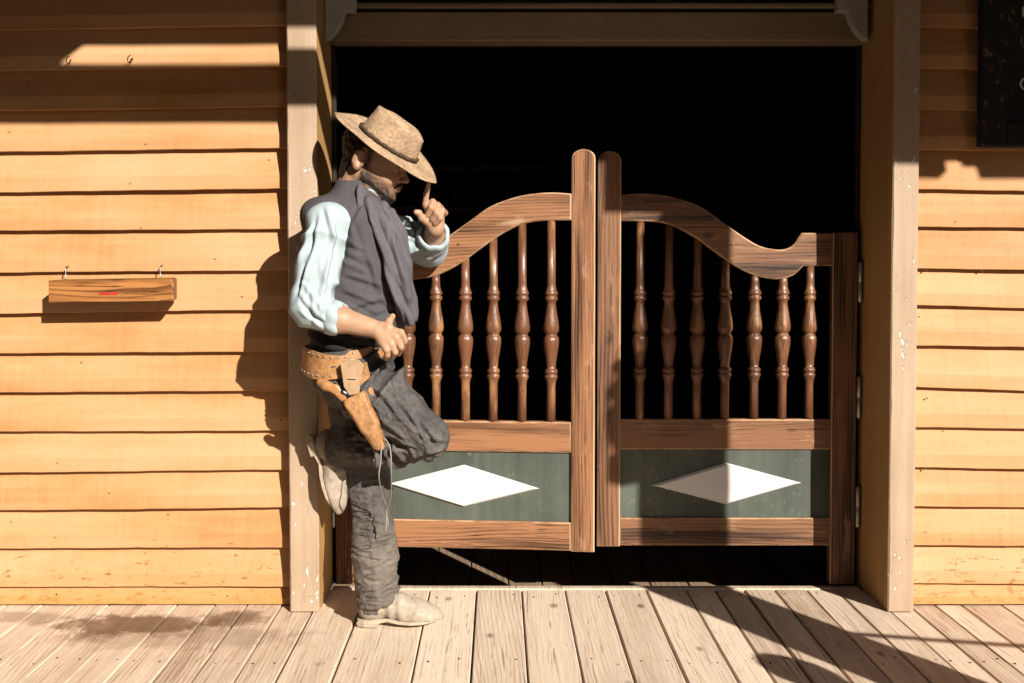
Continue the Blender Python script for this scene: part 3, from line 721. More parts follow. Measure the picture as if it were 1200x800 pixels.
def creases(V, lines, Y, w, amp, mask=None):
    """cloth folds lying along given lines on the side towards the street"""
    out = np.zeros(len(V))
    for ln in lines:
        a = A(ln[0], ln[1], Y)[[0,2]]; b = A(ln[2], ln[3], Y)[[0,2]]; k = ln[4] if len(ln) > 4 else 1
        ba = b-a; L = np.linalg.norm(ba); e = ba/L; q = V[:,[0,2]]-a; s_ = q@e; d = q@np.array([-e[1], e[0]])
        tt = s_/L; d = d+.12*L*(tt-.5)**2*(1 if (ln[0]*7+ln[1]*3) % 2 < 1 else -1)
        fade = np.clip(np.minimum(tt, 1-tt)*4+.15, 0, 1)
        out += amp*k*(np.exp(-((d-.8*w)/w)**2)-np.exp(-((d+.8*w)/w)**2))*fade
    return out if mask is None else out*mask
def vmesh(name, V, F, m, parent, mats=None, fmat=None):
    me = bpy.data.meshes.new(name); me.from_pydata([tuple(v) for v in V], [], F.tolist()); me.update()
    if mats:
        for x in mats: me.materials.append(x)
        me.polygons.foreach_set('material_index', fmat.astype(np.int32))
    o = link(name, me, m, parent, True)
    return o
A = lambda u, v, Y: np.array(J(u, v, Y))
PR = empty('person', (J(440, 735, 3.71).x, 3.71, 0))
tag(PR, 'person in tan hat and grey vest leaning beside the saloon doors, one boot raised', 'person')
PINV = Matrix.Translation((-PR.location.x, -3.71, 0))
def pp(o):
    if o.parent is PR: o.matrix_parent_inverse = PINV
    return o
# ---------------- trousers
F_ = Field((-.72, 3.42, .03), (-.10, 4.01, 1.02), .0052)
hipN, kneeN, ankN = A(410,438,3.62), A(503,512,3.56), A(385,527,3.79)
hipF, kneeF, ankF = A(415,445,3.78), A(431,575,3.84), A(444,716,3.715)
pel = F_.ell(A(411,425,3.7), (.128,.165,.115))
waist = F_.cap(A(404,392,3.7), A(408,420,3.7), .105, .12)
d = smin(pel, waist, .06)
d = smin(d, F_.chain([hipN, (hipN+kneeN)/2, kneeN], [.108, .09, .066], .03), .05)
shin = F_.chain([kneeN, (kneeN*.6+ankN*.4), ankN], [.064, .072, .062], .03)
d = smin(d, shin, .018)
sl_ = F_.chain([hipF, (hipF+kneeF)/2, kneeF, (kneeF*.5+ankF*.5), ankF], [.105,.092,.079,.08,.074], .03)
d = smin(d, sl_, .03)
d = smax(d, F_.plane(A(443,712,3.715), ankF-kneeF), .006)
d = smax(d, F_.plane(A(396,527,3.78), ankN-kneeN), .006)
V, F = F_.mesh(d); V = relax(V, F, 3); Nn = normals(V, F)
dd = folds(V, hipF*.1+kneeF*.9, ankF+(ankF-kneeF)*.1, 19, .010, .13, 3, 2.4)*np.clip((V[:,2]-.07)/.05, 0, 1)
dd += folds(V, kneeF*.5+ankF*.5, ankF+(ankF-kneeF)*.12, 30, .006, .13, 31, 2.2)*np.clip((V[:,2]-.07)/.05, 0, 1)
dd += folds(V, kneeN+np.array([.03,0,.02]), kneeN*.3+ankN*.7, 20, .016, .13, 5, 1.6)
dd += folds(V, hipN+np.array([-.05,0,.05]), hipN*.3+kneeN*.7, 13, .019, .17, 8, 1.9)
dd += folds(V, hipN*.3+kneeN*.7, kneeN+np.array([.06,0,-.05]), 20, .012, .12, 18, 1.8)
dd += .004*vnoise(V, 26, 11)+.002*vnoise(V, 70, 12)+.0012*vnoise(V, 130, 13)
rl = np.random.RandomState(4); low_l = []
for i_ in range(46):
    v = rl.uniform(565, 706); a0 = rl.uniform(402, 430); L_ = rl.uniform(18, 44); low_l.append((a0, v, a0+L_, v+rl.uniform(-9, 9), rl.choice((-1, 1))*rl.uniform(.5, 1)))
frontl = np.clip((3.78-V[:,1])*30, 0, 1)*np.clip((A(430,552,3.7)[2]-V[:,2])*60, 0, 1)
dd += creases(V, low_l, 3.66, .0062, .0085, frontl)
thigh = [(448,418,470,452,1),(440,432,476,470,-1),(432,448,470,486,1),(452,424,502,482,-1),(428,474,482,520,1),(468,468,502,520,1),(455,470,496,509,-1),(420,452,448,486,1),(412,470,440,505,-1),
         (488,488,516,522,1),(496,486,522,508,-1),(480,536,522,526,1),(470,520,512,540,-1),(500,512,526,518,.8),(445,505,500,534,1),
         (400,512,462,530,1),(404,528,470,546,-1),(398,541,452,552,1),(428,512,490,533,-1),(400,520,440,522,1),(410,536,445,548,1),(372,436,398,430,1),(376,444,400,448,-1)]
dd += creases(V, thigh, 3.52, .0072, .0085, np.clip((3.72-V[:,1])*20, 0, 1)*np.clip((V[:,2]-A(430,562,3.6)[2])*60, 0, 1))
# side seam of the standing leg: a raised welt facing the camera
tt = (V-kneeF)@((ankF-kneeF)/np.linalg.norm(ankF-kneeF)); seam_x = kneeF[0]+(ankF[0]-kneeF[0])*tt/np.linalg.norm(ankF-kneeF)+.004
on = (V[:,2] < kneeF[2]+.02)&(V[:,1] < 3.77)
dd += np.where(on, .0035*np.exp(-((V[:,0]-seam_x)/.006)**2), 0)
dd -= np.where(on, .003*np.exp(-((V[:,0]-seam_x-.014)/.004)**2), 0)
zh = A(443,712,3.715)[2]; dd += np.where(on&(V[:,2] < zh+.022), .0025, 0)
V = V+Nn*dd[:,None]
tr = pp(vmesh('trousers', V, F, M['denim'], PR))
# ---------------- torso: shirt with sleeves, vest over it
shN, elN, wrN = A(383,262,3.545), A(367,366,3.495), A(440,386,3.465)
shF, elF, wrF = A(436,258,3.86), A(503,292,4.055), A(510,268,3.87)
F_ = Field((-.74, 3.37, .84), (-.08, 4.16, 1.52), .0055)
tor_rows = []
for v, c, half, cy, ry in ((402,404,47,3.7,.155),(380,410,50,3.7,.16),(350,416,54,3.7,.165),(320,419,55,3.7,.175),(290,420,54,3.7,.185),(262,420,48,3.7,.185),(242,418,38,3.705,.16),(228,419,26,3.71,.10),(218,422,20,3.71,.07)):
    q = J(c, v, 3.7); tor_rows.append((q.z, q.x, cy, half*3.7/FPX, ry))
tor = F_.loft(tor_rows, 2.3)
sh = smin(F_.ell(shN, (.062,.06,.062)), tor+.014, .04)
armN = F_.chain([shN, shN*.5+elN*.5+np.array([-.006,0,0]), elN+np.array([-.004,0,.02]), elN*.68+wrN*.32], [.066,.066,.065,.052], .03)
armN = smax(armN, F_.plane(elN*.66+wrN*.34, wrN-elN), .006)
armF = F_.chain([shF, elF, elF*.35+wrF*.65], [.072,.06,.056], .03)
armF = smax(armF, F_.plane(elF*.4+wrF*.6, wrF-elF), .006)
d = smin(smin(sh, armN, .03), armF, .03)
d = smax(d, F_.plane(A(420,398,3.7), (0,0,-1)), .005)
V, F = F_.mesh(d); V = relax(V, F, 3); Nn = normals(V, F)
near = np.clip((3.62-V[:,1])*12, 0, 1)
dd = folds(V, shN*.35+elN*.65, elN*.7+wrN*.3+np.array([0,0,-.05]), 12, .005, .15, 21, 2.2)
gath = np.clip(1-np.abs((V[:,2]-(shN[2]*.35+elN[2]*.65))/.2), 0, 1)*near
ph = V[:,0]*58+V[:,1]*34+V[:,2]*9+1.5*vnoise(V, 9, 23)+.6*vnoise(V, 25, 24)
dd += .008*((1-np.abs(np.sin(ph)))**1.1*1.7-.7)*gath*np.clip(.6+.8*vnoise(V, 11, 22), 0, 1.2)
dd += folds(V, shN+np.array([0,0,.05]), shN*.6+elN*.4, 12, .008, .14, 29, 2.2)*near
dd += folds(V, shF, elF, 14, .013, .15, 25, 1.8)+folds(V, elF, wrF, 22, .009, .12, 26, 1.5)
dd += .003*vnoise(V, 24, 27)+.0015*vnoise(V, 70, 28)
sleeve = [(374,250,358,335),(396,262,381,345,-1),(362,300,352,352,1),(386,295,372,372,1),(402,300,390,352,-1),(352,345,380,378,1),(360,328,386,366,-1),(405,338,384,374,1),(368,262,352,310,-1),(380,240,392,290,1),(366,340,372,380,1),(356,360,384,384,-1),(392,330,398,360,1),(374,310,364,350,-1)]
dd += creases(V, sleeve, 3.48, .0075, .0075, near)
fars = [(452,246,478,262,1),(460,262,492,270,-1),(468,280,500,284,1),(478,250,490,292,-1),(486,262,496,292,1)]
dd += creases(V, fars, 3.88, .007, .007, np.clip((V[:,1]-3.72)*20, 0, 1))
V = relax(V+Nn*dd[:,None], F, 1, .4)
shirt = pp(vmesh('shirt', V, F, M['shirt'], PR))
# rolled cuffs
def cuff(c, ax, r, w, th, seed, name='cuff'):
    c = Vector(c); ax = Vector(ax).normalized(); u = ax.orthogonal().normalized(); v_ = ax.cross(u); n = 40
    prof = [(r-th*.9, -w*.5), (r+th*.2, -w*.55), (r+th, -w*.3), (r+th*1.15, w*.1), (r+th*.8, w*.5), (r, w*.58), (r-th*.9, w*.4)]
    vs_ = []; fs = []; rr = np.random.RandomState(seed); ph = rr.rand(6)*6.28
    for i in range(n):
        a = 2*math.pi*i/n; wv = 1+.03*math.sin(3*a+ph[0])+.025*math.sin(5*a+ph[1])+.02*math.sin(9*a+ph[2]); sl = .005*math.sin(2*a+ph[3])+.003*math.sin(6*a+ph[4])
        for q, z in prof: vs_.append(c+(u*math.cos(a)+v_*math.sin(a))*q*wv+ax*(z+sl))
    m = len(prof)
    for i in range(n):
        for k in range(m): fs.append((i*m+k, i*m+(k+1)%m, ((i+1)%n)*m+(k+1)%m, ((i+1)%n)*m+k))
    o = MB().add(vs_, fs).build(name, M['shirt'], PR, True); return pp(o)
cuff(elN*.66+wrN*.34, wrN-elN, .047, .04, .008, 1)
cuff(elF*.38+wrF*.62, wrF-elF, .05, .05, .009, 2)
# vest
F_ = Field((-.70, 3.45, .90), (-.18, 3.95, 1.56), .006)
vrows = []
for v, c, half, cy, ry in ((400,410,53,3.7,.166),(385,416,56,3.7,.17),(365,421,59,3.7,.172),(340,423,60,3.7,.178),(315,424,59,3.7,.186),(290,423,56,3.7,.194),(262,421,49,3.7,.192),(243,418,40,3.705,.166),(232,417,32,3.71,.128),(222,416,25,3.71,.095),(212,415,22,3.71,.085)):
    q = J(c, v, 3.7); vrows.append((q.z, q.x, cy, half*3.7/FPX, ry))
d = F_.loft(vrows, 2.3)
d = smin(d, F_.ell(A(377,250,3.6), (.066,.085,.052)), .06)
d = smin(d, F_.cap(A(378,262,3.6), A(372,330,3.63), .06, .05), .05)
d = smax(d, -F_.cap(A(424,240,3.71), A(440,180,3.71), .066, .085), .008)          # collar opening
d = smax(d, -F_.cap(A(452,262,3.71), A(480,180,3.71), .035, .1), .012)            # V at the throat
hole = F_.cap(A(384,263,3.49), A(380,330,3.47), .071, .064)
d = smax(d, -hole, .01)
d = smax(d, F_.plane(A(430,392,3.7), (-.1,0,-1)), .006)
V, F = F_.mesh(d); V = relax(V, F, 3); Nn = normals(V, F)
dd = folds(V, A(400,330,3.7), A(430,400,3.7), 11, .011, .26, 41, 2.0)+folds(V, A(400,240,3.7), A(440,330,3.7), 8, .008, .26, 47, 2.4)+.004*vnoise(V, 16, 43)+.002*vnoise(V, 50, 44)
vl = [(400,340,446,360,1),(396,300,434,318,-1),(402,366,452,350,1),(402,322,448,338,1),(418,382,472,364,-1),(430,298,442,342,1),(404,352,440,376,-1),(398,280,428,296,1),(412,258,424,300,-1),(440,350,470,372,1),(424,236,412,262,1)]
dd += creases(V, vl, 3.52, .009, .0055, np.clip((3.66-V[:,1])*20, 0, 1))
dd += .003*np.sin((V[:,0]*.8+V[:,2])*60+2*vnoise(V,8,45))*np.clip(1-np.abs(V[:,2]-1.08)/.1,0,1)
V = V+Nn*dd[:,None]
vest = pp(vmesh('vest', V, F, M['vest'], PR))
# collar band at the nape and the hem of dark shirt showing under the vest
F_ = Field((-.70, 3.49, .88), (-.2, 3.91, 1.02), .006)
d = F_.loft([(A(400,408,3.6)[2], A(403,408,3.6)[0], 3.7, .128, .168), (A(400,384,3.6)[2], A(409,384,3.6)[0], 3.7, .142, .17)], 2.2)
V, F = F_.mesh(d); V = relax(V, F, 2); Nn = normals(V, F); V = V+Nn*(.006*np.sin((V[:,2]+.3*V[:,0])*120+2*vnoise(V,14,51)))[:,None]
pp(vmesh('undershirt', V, F, M['shirt_dark'], PR))
# scarf: bundles of cloth hanging from the neck down the front
F_ = Field((-.46, 3.47, .92), (-.16, 3.87, 1.52), .005)
def strand(pts, rs): return F_.chain([A(*p) for p in pts], rs, .01)
d = strand([(418,222,3.62),(429,240,3.57),(442,262,3.555),(456,290,3.54),(464,320,3.54),(471,350,3.55),(479,380,3.57)], [.02,.025,.03,.034,.034,.03,.012])
d = smin(d, strand([(432,235,3.59),(447,255,3.58),(462,280,3.59),(471,310,3.59),(476,345,3.59),(482,372,3.59)], [.014,.02,.024,.026,.024,.014]), .012)
d = smin(d, strand([(444,240,3.65),(455,250,3.63),(467,275,3.62),(474,310,3.62),(480,350,3.62),(485,376,3.61)], [.014,.02,.023,.022,.02,.01]), .01)
d = smin(d, strand([(420,224,3.69),(425,232,3.61),(440,246,3.59),(452,262,3.61),(458,262,3.69)], [.02,.022,.022,.02,.018]), .012)
d = smin(d, strand([(450,300,3.54),(462,335,3.545),(470,365,3.56)], [.012,.018,.012]), .012)
V, F = F_.mesh(d); V = relax(V, F, 2); Nn = normals(V, F)
ax = (A(479,380,3.58)-A(428,240,3.5)); ax /= np.linalg.norm(ax); cr = np.array([ax[2],0,-ax[0]])
sl2 = [(430,240,468,336,1),(440,250,474,330,-1),(455,262,481,360,1),(450,300,468,370,1),(462,320,477,380,-1),(436,262,458,318,1),(446,246,462,276,-1),(470,330,486,372,1)]
dd = creases(V, sl2, 3.58, .006, .007)+.006*np.sin((V@cr)*150+V[:,1]*60+1.7*vnoise(V,9,61))+.003*vnoise(V,40,62)
V = V+Nn*dd[:,None]; pp(vmesh('scarf', V, F, M['scarf'], PR))
hc = A(454,171,3.735)
a_ = A(513,214,3.69)-A(391,132,3.69); hF = a_/np.linalg.norm(a_); hU = np.array([.53,-.21,.79]); hU -= hF*(hU@hF); hU /= np.linalg.norm(hU); hS = np.cross(hF, hU)
if hS[1] > 0: hS = -hS
# ---------------- body: head, neck, forearms, hands (continuous under the clothes)
HO = A(431,189,3.74)
HF = np.array([.925,-.17,-.34]); HF /= np.linalg.norm(HF)
HU = np.array([.32,-.12,.94]); HU -= HF*(HU@HF); HU /= np.linalg.norm(HU)
HS = np.cross(HU, HF)                                # towards his left (away from the camera)
if HS[1] > 0: HS = -HS                               # HS points to the camera side
HR = np.array([HF, HU, HS])
hp = lambda f, u, s: HO+HF*f+HU*u+HS*s
F_ = Field((-.55, 3.56, 1.33), (-.20, 3.9, 1.78), .003)
cr_ = F_.ell(hp(.012,.055,0), (.104,.1,.08), HR)
fc = F_.ell(hp(.062,-.012,0), (.068,.098,.064), HR)
jaw = smin(F_.cap(hp(.012,-.052,.052), hp(.098,-.094,.018), .022, .02), F_.cap(hp(.012,-.052,-.052), hp(.098,-.094,-.018), .022, .02), .02)
chin = F_.ell(hp(.107,-.09,0), (.02,.02,.024), HR)
d = smin(smin(smin(cr_, fc, .04), jaw, .04), chin, .02)
d = smin(d, F_.cap(hp(.113,.03,.03), hp(.118,.026,-.03), .013, .013), .02)                    # brow
for s_ in (-1, 1):
    d = smax(d, -F_.ell(hp(.122,.008,.034*s_), (.015,.014,.019), HR), .014)                     # sockets
    d = smin(d, F_.ell(hp(.107,.006,.032*s_), (.0125,.0125,.0125), HR), .005)                # eyeball with lid
    d = smin(d, F_.cap(hp(.117,.013,.022*s_), hp(.112,.012,.044*s_), .0045, .004), .005)
    d = smin(d, F_.ell(hp(.098,-.03,.04*s_), (.022,.02,.02), HR), .02)                          # cheekbone
nose = F_.chain([hp(.118,.018,0), hp(.136,-.004,0), hp(.148,-.018,0)], [.0075,.0085,.0105], .006)
d = smin(d, nose, .012)
for s_ in (-1, 1): d = smin(d, F_.ell(hp(.135,-.024,.012*s_), (.011,.007,.0075), HR), .006)
d = smin(d, F_.ell(hp(.121,-.048,0), (.014,.018,.026), HR), .012)
d = smin(d, F_.cap(hp(.1345,-.0465,.012), hp(.1345,-.0465,-.012), .0055, .0055), .005)
d = smin(d, F_.cap(hp(.131,-.058,.011), hp(.131,-.058,-.011), .0065, .0065), .005)
d = smax(d, -F_.cap(hp(.137,-.0525,.02), hp(.137,-.0525,-.02), .0022, .0022), .004)
head = d
neck = F_.chain([hp(-.02,-.03,0), hp(-.012,-.1,0), A(421,240,3.71)], [.062,.058,.066], .02)
d = smin(head, neck, .02)
d = smin(d, F_.cap(hp(.005,-.1,.04), A(436,240,3.67), .018, .016), .02)
for s_ in (-1, 1):                                                                            # ears
    e = F_.ell(hp(-.004,.0,.084*s_), (.022,.036,.011), HR); e = smax(e, -F_.ell(hp(.004,.003,.095*s_), (.013,.024,.012), HR), .003)
    e = smin(e, F_.cap(hp(-.016,.024,.088*s_), hp(-.019,-.01,.089*s_), .006, .005), .006)
    d = smin(d, e, .008)
d = smax(d, F_.plane(hc-hU*.004, hU), .01)
V, F = F_.mesh(d); V = relax(V, F, 1); bodyV = [V]; bodyF = [F]; nb = len(V)
q = V-HO; bf, bu, bs = q@HF, q@HU, q@HS
sm = lambda x: np.clip(x, 0, 1)
stub = sm((-.004-.5*(bf-.03)-bu)/.026)*sm((bf-.004)/.012)*sm((bu+.135)/.03)
stub = np.maximum(stub, sm((bf-.010)/.008)*sm((.040-bf)/.010)*sm((.06-bu)/.02)*sm((bu+.06)/.02)*.9)
stub = np.maximum(stub, sm((.0095-np.abs(bu+.04+.25*np.maximum(np.abs(bs)-.008, 0)))/.005)*sm((bf-.112)/.006)*sm((.03-np.abs(bs))/.006)*.95)
stub = np.clip(stub*1.15, 0, 1)*(.85+.2*vnoise(V, 300, 5))
stub *= 1-.95*np.exp(-((bu+.053)/.007)**2-((bs)/.016)**2)*(bf > .12)
def add_body(V, F):
    global nb
    bodyF.append(F+nb); bodyV.append(V); nb += len(V)
# trunk under the clothes, coarse
Ft = Field((-.62, 3.51, .86), (-.22, 3.91, 1.46), .012)
d = Ft.loft([(r[0], r[1], r[2], r[3]*.8, r[4]*.8) for r in tor_rows], 2.2); V, F = Ft.mesh(d); add_body(V, F)
# near forearm and hand: hooked into the front pocket
knI, knP = A(470,390,3.44), A(453,409,3.43)
Fh = Field(np.minimum(np.minimum(elN, wrN), knI)-[.05,.06,.12], np.maximum(np.maximum(elN, wrN), knI)+[.06,.12,.06], .0026)
fa = Fh.chain([elN, elN*.6+wrN*.4, wrN], [.042,.042,.028], .02)
wv = (wrN-elN)/np.linalg.norm(wrN-elN)
palm_c = (wrN+knI*.5+knP*.5)/2
wd_ = (knP-knI)/np.linalg.norm(knP-knI); dr = ((knI+knP)/2-wrN); dr /= np.linalg.norm(dr)
d = fa
kn = [knI+(knP-knI)*t for t in (0,.34,.67,1)]
for k_ in kn: d = smin(d, Fh.cap(wrN*.85+k_*.15, k_, .0195, .0112), .010)
ends = [(472,408,3.50),(467,414,3.50),(460,418,3.50),(452,419,3.49)]
mids = [(474.5,399,3.447),(470,406,3.444),(463,412,3.44),(454,415,3.44)]
for k_, m_, e_ in zip(kn, mids, ends):
    d = smin(d, Fh.chain([k_, A(*m_), A(*e_)], [.0108,.0098,.0088], .003), .0028)
th0 = wrN*.7+knI*.3
d = smin(d, Fh.chain([th0+np.array([0,0,.012]), A(455,383,3.452), A(456,377,3.465), A(460,371,3.49)], [.015,.013,.0115,.0095], .005), .01)
V, F = Fh.mesh(d); V = relax(V, F, 1); add_body(V, F)
# far forearm and hand: fist with the forefinger at the hat brim
HC = A(509,252,3.865)
Fh = Field(HC-np.array([.10,.08,.11]), HC+np.array([.10,.30,.13]), .003)
d = Fh.chain([elF, elF*.4+wrF*.6, wrF], [.044,.04,.028], .02)
d = smin(d, Fh.chain([wrF, A(509,258,3.875), A(508,247,3.875)], [.027,.031,.03], .02), .015)
d = smin(d, Fh.chain([A(503,249,3.855), A(498.5,240,3.842), A(499.5,228,3.83), A(502.5,215,3.81)], [.0135,.0112,.0098,.0082], .004), .006)   # forefinger
for kx, ky, mx, my, ex, ey in ((507,237,505,243.5,501,252),(513,241,511,250,506,257.5),(518,247,516,256,510,262.5)):   # three curled fingers
    d = smin(d, Fh.chain([A(kx+3,ky+3,3.875), A(kx,ky,3.842), A(mx,my,3.828), A(ex,ey,3.838)], [.0125,.0115,.0112,.0095], .003), .0035)
d = smin(d, Fh.chain([A(503,262,3.855), A(494,256,3.84), A(491,250,3.832), A(487.5,249,3.827)], [.015,.0125,.0112,.0095], .004), .007)       # thumb
V, F = Fh.mesh(d); V = relax(V, F, 1); add_body(V, F)
stub_all = np.zeros(nb); stub_all[:len(stub)] = sm(stub)
body = pp(vmesh('body', np.concatenate(bodyV), np.concatenate(bodyF), M['skin'], PR))
at_ = body.data.attributes.new('beard', 'FLOAT', 'POINT'); at_.data.foreach_set('value', stub_all.astype(np.float32))
# hair and beard: thin shells of the head field, roughened
F_ = Field((-.57, 3.59, 1.38), (-.20, 3.88, 1.78), .0026)
def shell(region, off, seed, amp):
    c2 = F_.ell(hp(.012,.055,0), (.104,.1,.08), HR); f2 = F_.ell(hp(.062,-.012,0), (.068,.098,.064), HR)
    j2 = smin(F_.cap(hp(.012,-.052,.052), hp(.098,-.094,.018), .022, .02), F_.cap(hp(.012,-.052,-.052), hp(.098,-.094,-.018), .022, .02), .02)
    ch = F_.ell(hp(.107,-.09,0), (.02,.02,.024), HR); lip = F_.ell(hp(.121,-.048,0), (.014,.018,.026), HR)
    h_ = smin(smin(smin(smin(c2, f2, .04), j2, .04), ch, .02), lip, .012)-off-amp*F_.noise(260, seed)-amp*.6*F_.noise(520, seed+1)
    return smax(h_, region+amp*3*F_.noise(150, seed+2), .004)
# beard region: behind and below a line running from the sideburn to the mouth corner
fu = lambda f0, u0, nf, nu: F_.plane(hp(f0, u0, 0), HF*nf+HU*nu)
low = fu(.03, -.04, .5, 1.0)                         # under the jaw line
lipcut = F_.ell(hp(.138,-.053,0), (.016,.0095,.02), HR)
mous = F_.cap(hp(.135,-.037,.004), hp(.124,-.051,.026), .006, .0045); mous = np.minimum(mous, F_.cap(hp(.135,-.037,-.004), hp(.124,-.051,-.026), .006, .0045))
reg = np.maximum(np.maximum(low, -fu(.014, -.05, 1.0, .3)), -lipcut)
d = shell(reg, .0012, 71, .0009)
d = np.minimum(d, np.maximum(mous-.001*F_.noise(300, 75), -lipcut+.002))
for s_ in (-1, 1): d = np.minimum(d, F_.cap(hp(.128,.026,.014*s_), hp(.112,.03,.05*s_), .0042, .003)-.0008*F_.noise(400, 78))
V, F = F_.mesh(d); pp(vmesh('beard', V, F, M['hair'], PR))
hr = fu(-.026, .0, 1.0, -.3)
hr = np.minimum(hr, np.maximum(fu(.03, 0, 1.0, -.2), -fu(0, .042, 0, 1.0)))
hr = np.maximum(hr, -fu(-.02, -.085, .0, 1.0)); hr = np.maximum(hr, F_.plane(hc-hU*.006, hU))
hr0 = hr; d = shell(hr, .012, 81, .002); nk = F_.chain([hp(-.02,-.03,0), hp(-.012,-.1,0)], [.062,.058], .02)-.004-.002*F_.noise(220, 84); d = np.minimum(d, smax(nk, np.maximum(hr0, fu(-.034, -.05, 1.0, -.1)), .004))
V, F = F_.mesh(d); pp(vmesh('hair', V, F, M['hair'], PR))
# ---------------- hat
HT = empty('hat'); HT.parent = PR; HT.matrix_parent_inverse = PINV; HT['label'] = 'wide brimmed tan felt hat tipped forward'
hw = lambda f, s, u: hc+hF*f+hS*s+hU*u
def hat():
    n = 72; vs_ = []; fs = []
    cf, cs = .108, .088
    def brimpt(a, t, top):
        """t 0 at the crown, 1 at the edge"""
        rf = cf+(.205-cf)*t; rs = cs+(.154-cs)*t
        f = rf*math.cos(a); s = rs*math.sin(a)
        u = (.03 if math.sin(a) < 0 else -.006)*t**1.6*abs(math.sin(a))**2.2-.018*t*max(0, math.cos(a))**2-.004*t*max(0, -math.cos(a))+.0025*t*math.sin(3*a+1)+.0015*t*math.sin(7*a)
        return f, s, u+(.0032 if top else 0)
    T = 9
    rings = []
    for top in (True, False):
        for i in (range(T+1) if top else range(T, -1, -1)):
            rings.append([brimpt(2*math.pi*k/n, i/T, top) for k in range(n)])
    vs_ = [hw(*p) for R in rings for p in R]; m = len(rings)
    for i in range(m-1):
        for k in range(n): fs.append((i*n+k, (i+1)*n+k, (i+1)*n+(k+1)%n, i*n+(k+1)%n))
    MB().add(vs_, fs).build('brim', M['hat'], HT, True)
    # crown: pinched, dented top
    rows = 16; vs_ = []; fs = []
    for i in range(rows+1):
        t = i/rows
        for k in range(n):
            a = 2*math.pi*k/n; ca, sa = math.cos(a), math.sin(a)
            if t < .72:
                q = t/.72; h = .092*q; kf = 1-.09*q-.05*q*q; ks = 1-.08*q-.14*q*q
            else:
                q = (t-.72)/.28; h = .092+.003*math.sin(q*3.14)-.03*q**.8; kf = .86*(1-q**1.1); ks = .78*(1-q**1.1)
            pinch = 1-.20*max(0, (t-.25))*max(0, ca)**2*abs(sa)*2.2*(1 if t < .75 else (1-t)*4)
            f = cf*kf*ca; s = cs*ks*sa*pinch
            ridge = .010*(t if t < .72 else t)*(abs(sa)**1.5)*(1 if t < .72 else max(0, 1-(t-.72)/.28*1.6))
            u = h+ridge-.016*max(0, ca)*t*t+.012*max(0,-ca)*t*t+.002*math.sin(3*a+t*7)+.0015*math.sin(6*a+t*11)
            vs_.append(hw(f, s, u))
    for i in range(rows):
        for k in range(n): fs.append((i*n+k, i*n+(k+1)%n, (i+1)*n+(k+1)%n, (i+1)*n+k))
    cr = MB().add(vs_, fs).build('crown', M['hat'], HT, True)
    bd = MB().tube([hw((cf*.985+.003)*math.cos(a), (cs*.985+.003)*math.sin(a), .012+.001*math.sin(60*a)) for a in [2*math.pi*k/n for k in range(n+1)]], [.0062+.0016*math.sin(k*1.9) for k in range(n+1)], 8)
    bd.build('braided_band', M['hatband'], cr, True)
hat()
